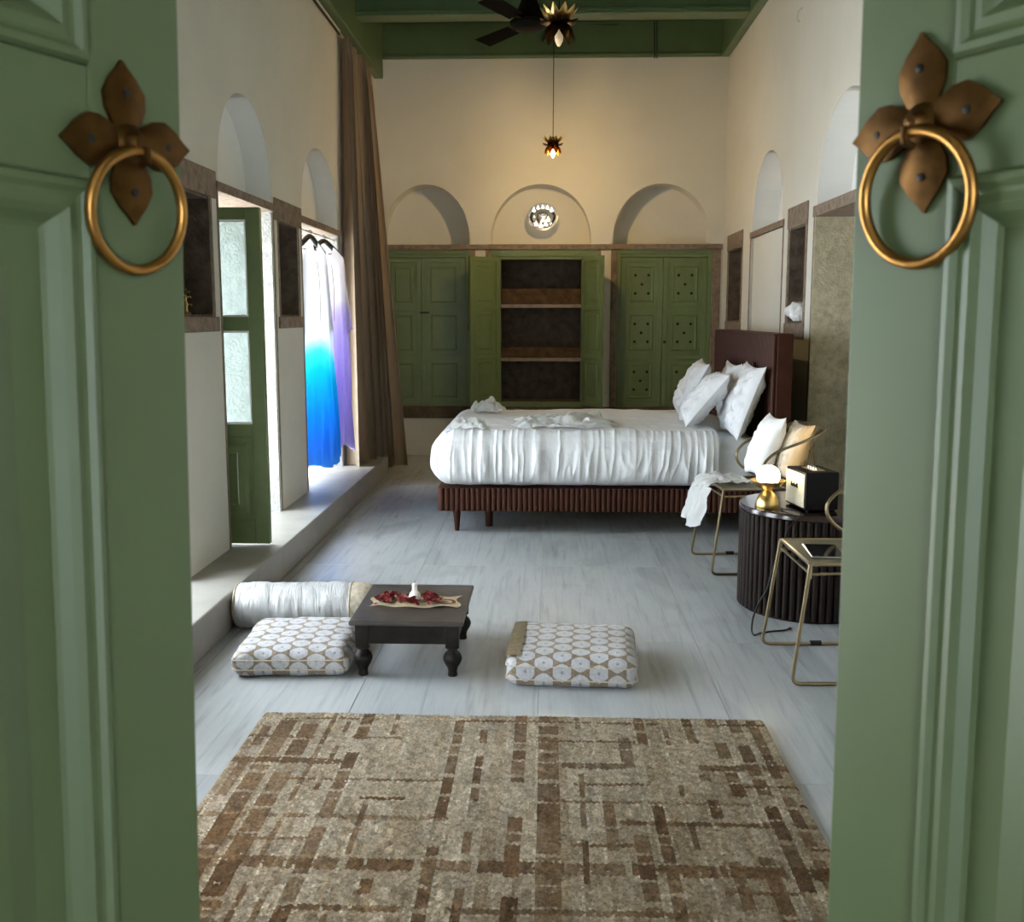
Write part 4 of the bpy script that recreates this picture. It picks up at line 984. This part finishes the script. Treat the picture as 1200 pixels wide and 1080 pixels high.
def bol(u, v):
    a = 2 * PI * u; x = -.30 + .505 * v; r_ = BR * (1 - .16 * max(0, (.05 - v) / .05) ** 2) + .005 * fbm(v * 5, math.cos(a) * 1.2, math.sin(a) * 1.2) + .0035 * fbm(v * 22, math.cos(a) * 1.0, math.sin(a) * 1.0)
    return Vector((x, r_ * 1.06 * math.cos(a), max(.0005, BR * .97 + r_ * math.sin(a))))
rows = grid(b, 48, 60, bol, True); b.faces.new([r_[0] for r_ in rows]); obj('cover', b, 'satin', t, True)
b = bm_new(); rows = grid(b, 48, 8, lambda u, v: Vector((.206 + .085 * v, (BR + .002 - .016 * v ** 3) * 1.06 * math.cos(2 * PI * u), max(.0005, BR * .97 + (BR + .002 - .016 * v ** 3) * math.sin(2 * PI * u)))), True); b.faces.new([r_[-1] for r_ in rows]); obj('end_band', b, 'tan_band', t, True)
for x in (-.297, .206): b = bm_new(); tube(b, [(x, (BR + .001) * 1.06 * math.cos(2 * PI * i / 40) * (.9 if x < 0 else 1), max(.003, BR * .97 + (BR + .001) * math.sin(2 * PI * i / 40) * (.9 if x < 0 else 1))) for i in range(40)], .0035, 6, True); obj('piping', b, 'piping', t, True)

# ------------------------------------------------------------------ rug
RX0, RX1, RY0, RY1 = -.962, .722, 1.06, 3.305
def build_rug():
    rnd = random.Random(11); nx, ny = 214, 286
    base = [(.44, .345, .24), (.39, .30, .20), (.48, .39, .285), (.35, .26, .165), (.46, .375, .285)]
    brown = [(.15, .076, .028), (.18, .096, .04), (.12, .060, .022), (.20, .118, .055)]
    warp = [(-.915, .030, .5), (-.857, .055, .75), (-.779, .052, .75), (-.707, .016, .65), (-.655, .02, .3), (-.595, .040, .65), (-.50, .014, .3), (-.43, .03, .25), (-.286, .036, .55), (-.205, .026, .55), (-.084, .036, .72), (.005, .062, .93),
            (.10, .02, .2), (.17, .03, .25), (.247, .036, .6), (.305, .030, .65), (.385, .018, .3), (.46, .03, .3), (.546, .036, .65), (.615, .040, .6), (.672, .030, .55)]
    weft = [(3.25, .016, .3), (3.10, .014, .25), (2.925, .040, .72), (2.80, .014, .3), (2.69, .018, .5), (2.58, .020, .55), (2.46, .014, .3), (2.345, .052, .85), (2.25, .016, .35), (2.155, .030, .6), (2.05, .03, .5), (1.92, .05, .7), (1.78, .02, .5), (1.6, .05, .8), (1.4, .03, .6), (1.25, .04, .7)]
    def pieces(a, c, lo, hi, pr):                      # broken stretches of a band: (start, end, on, brown)
        out = []; q = a
        while q < c:
            e = q + rnd.uniform(lo, hi); out.append((q, e - rnd.uniform(.004, .022), rnd.random() < pr, Vector(rnd.choice(brown)), rnd.uniform(.75, 1))); q = e
        return out
    wp = [pieces(RY0, RY1, .045, .17, min(.97, pr * 1.2)) for _, _, pr in warp]; fp = [pieces(RX0, RX1, .07, .30, min(.97, pr * 1.15)) for _, _, pr in weft]
    strips = []; q = RX0
    while q < RX1: e = q + rnd.uniform(.018, .05); strips.append((e, Vector(rnd.choice(base)))); q = e
    tone = {}
    def colour(x, y):
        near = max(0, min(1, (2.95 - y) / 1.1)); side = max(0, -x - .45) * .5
        k = next((i for i, t_ in enumerate(strips) if x < t_[0]), 0); kk = (k, int(y / .13 + k * .37))
        if kk not in tone: tone[kk] = (rnd.uniform(.86, 1.1), rnd.choice(base))
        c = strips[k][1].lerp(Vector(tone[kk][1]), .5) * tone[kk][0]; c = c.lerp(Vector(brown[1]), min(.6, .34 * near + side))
        light = 0
        for (cy, w, _), ps in zip(weft, fp):
            if abs(y - cy) < w / 2:
                for a, e, on, bc, am in ps:
                    if a <= x < e: 
                        if on: c = c.lerp(bc, am)
                        break
            elif abs(abs(y - cy) - w / 2) < .0042 and rnd.random() < .16: light = .5
        for (cx, w, _), ps in zip(warp, wp):
            if abs(x - cx) < w / 2:
                for a, e, on, bc, am in ps:
                    if a <= y < e:
                        if on: c = c.lerp(bc, am)
                        break
            elif abs(abs(x - cx) - w / 2) < .0048 and rnd.random() < .42: light = .5
        if light: c = c.lerp(Vector((.66, .58, .45)), light)
        return c * rnd.choice((.74, .86, .95, 1.05, 1.14, 1.28))
    b = bm_new(); L = b.loops.layers.float_color.new('pattern')
    def P(i, j):
        x, y = RX0 + (RX1 - RX0) * i / nx, RY0 + (RY1 - RY0) * j / ny
        z = .014 + .0035 * fbm(x * 40, y * 40, 0) + (.0042 if (i + j) % 2 else 0) + .002 * fbm(x * 4, y * 4, 5)
        e = min(i, nx - i, j, ny - j); z = z if e else .008
        return Vector((x + .003 * fbm(x * 5, y * 5, 1), y + .003 * fbm(x * 5, y * 5, 9) - .012 * ((x - RX0) / 1.68), z))
    vs = [[b.verts.new(P(i, j)) for j in range(ny + 1)] for i in range(nx + 1)]
    for i in range(nx):
        for j in range(ny):
            f = b.faces.new((vs[i][j], vs[i + 1][j], vs[i + 1][j + 1], vs[i][j + 1])); f.smooth = True
            c = colour(RX0 + (RX1 - RX0) * (i + .5) / nx, RY0 + (RY1 - RY0) * (j + .5) / ny)
            for l in f.loops: l[L] = (*c, 1)
    rim = [vs[i][0] for i in range(nx + 1)] + [vs[nx][j] for j in range(1, ny + 1)] + [vs[i][ny] for i in range(nx - 1, -1, -1)] + [vs[0][j] for j in range(ny - 1, 0, -1)]
    low = [b.verts.new((v.co.x, v.co.y, .001)) for v in rim]
    for k in range(len(rim)):
        m = (k + 1) % len(rim); f = b.faces.new((rim[k], low[k], low[m], rim[m]))
        for l in f.loops: l[L] = (.20, .13, .07, 1)
    f = b.faces.new(low)
    for l in f.loops: l[L] = (.2, .13, .07, 1)
    tag(obj('rug', b, 'rug', None, False), 'brown and beige plaid hand knotted rug inside the doorway', 'rug')
build_rug()

# ------------------------------------------------------------------ small ornament in the near niche
q = onx(220, 346, XL - .06)
t = thing('ornament', 'small gilt sprig ornament standing in the dark stone niche', 'ornament', (XL - .07, min(max(q.y, 4.58), 4.95), NZ0 + .0125))
b = bm_new(); lathe(b, [(.022, 0), (.024, .004), (.010, .012), (.006, .03), (.012, .045), (.005, .06), (.003, .09)], 16); obj('stem', b, 'gold', t, True)
for k in range(7):
    a = k * 2.4; b = bm_new(); z = .035 + .012 * k
    tube(b, spline([(0, 0, z), (.016 * math.cos(a), .016 * math.sin(a), z + .012), (.026 * math.cos(a), .026 * math.sin(a), z + .008)], 4), .002, 6, rad=None); lathe(b, [(.0001, -.005), (.005, 0), (.0001, .006)], 8, (.026 * math.cos(a), .026 * math.sin(a), z + .008)); obj('leaf', b, 'gold', t, True)
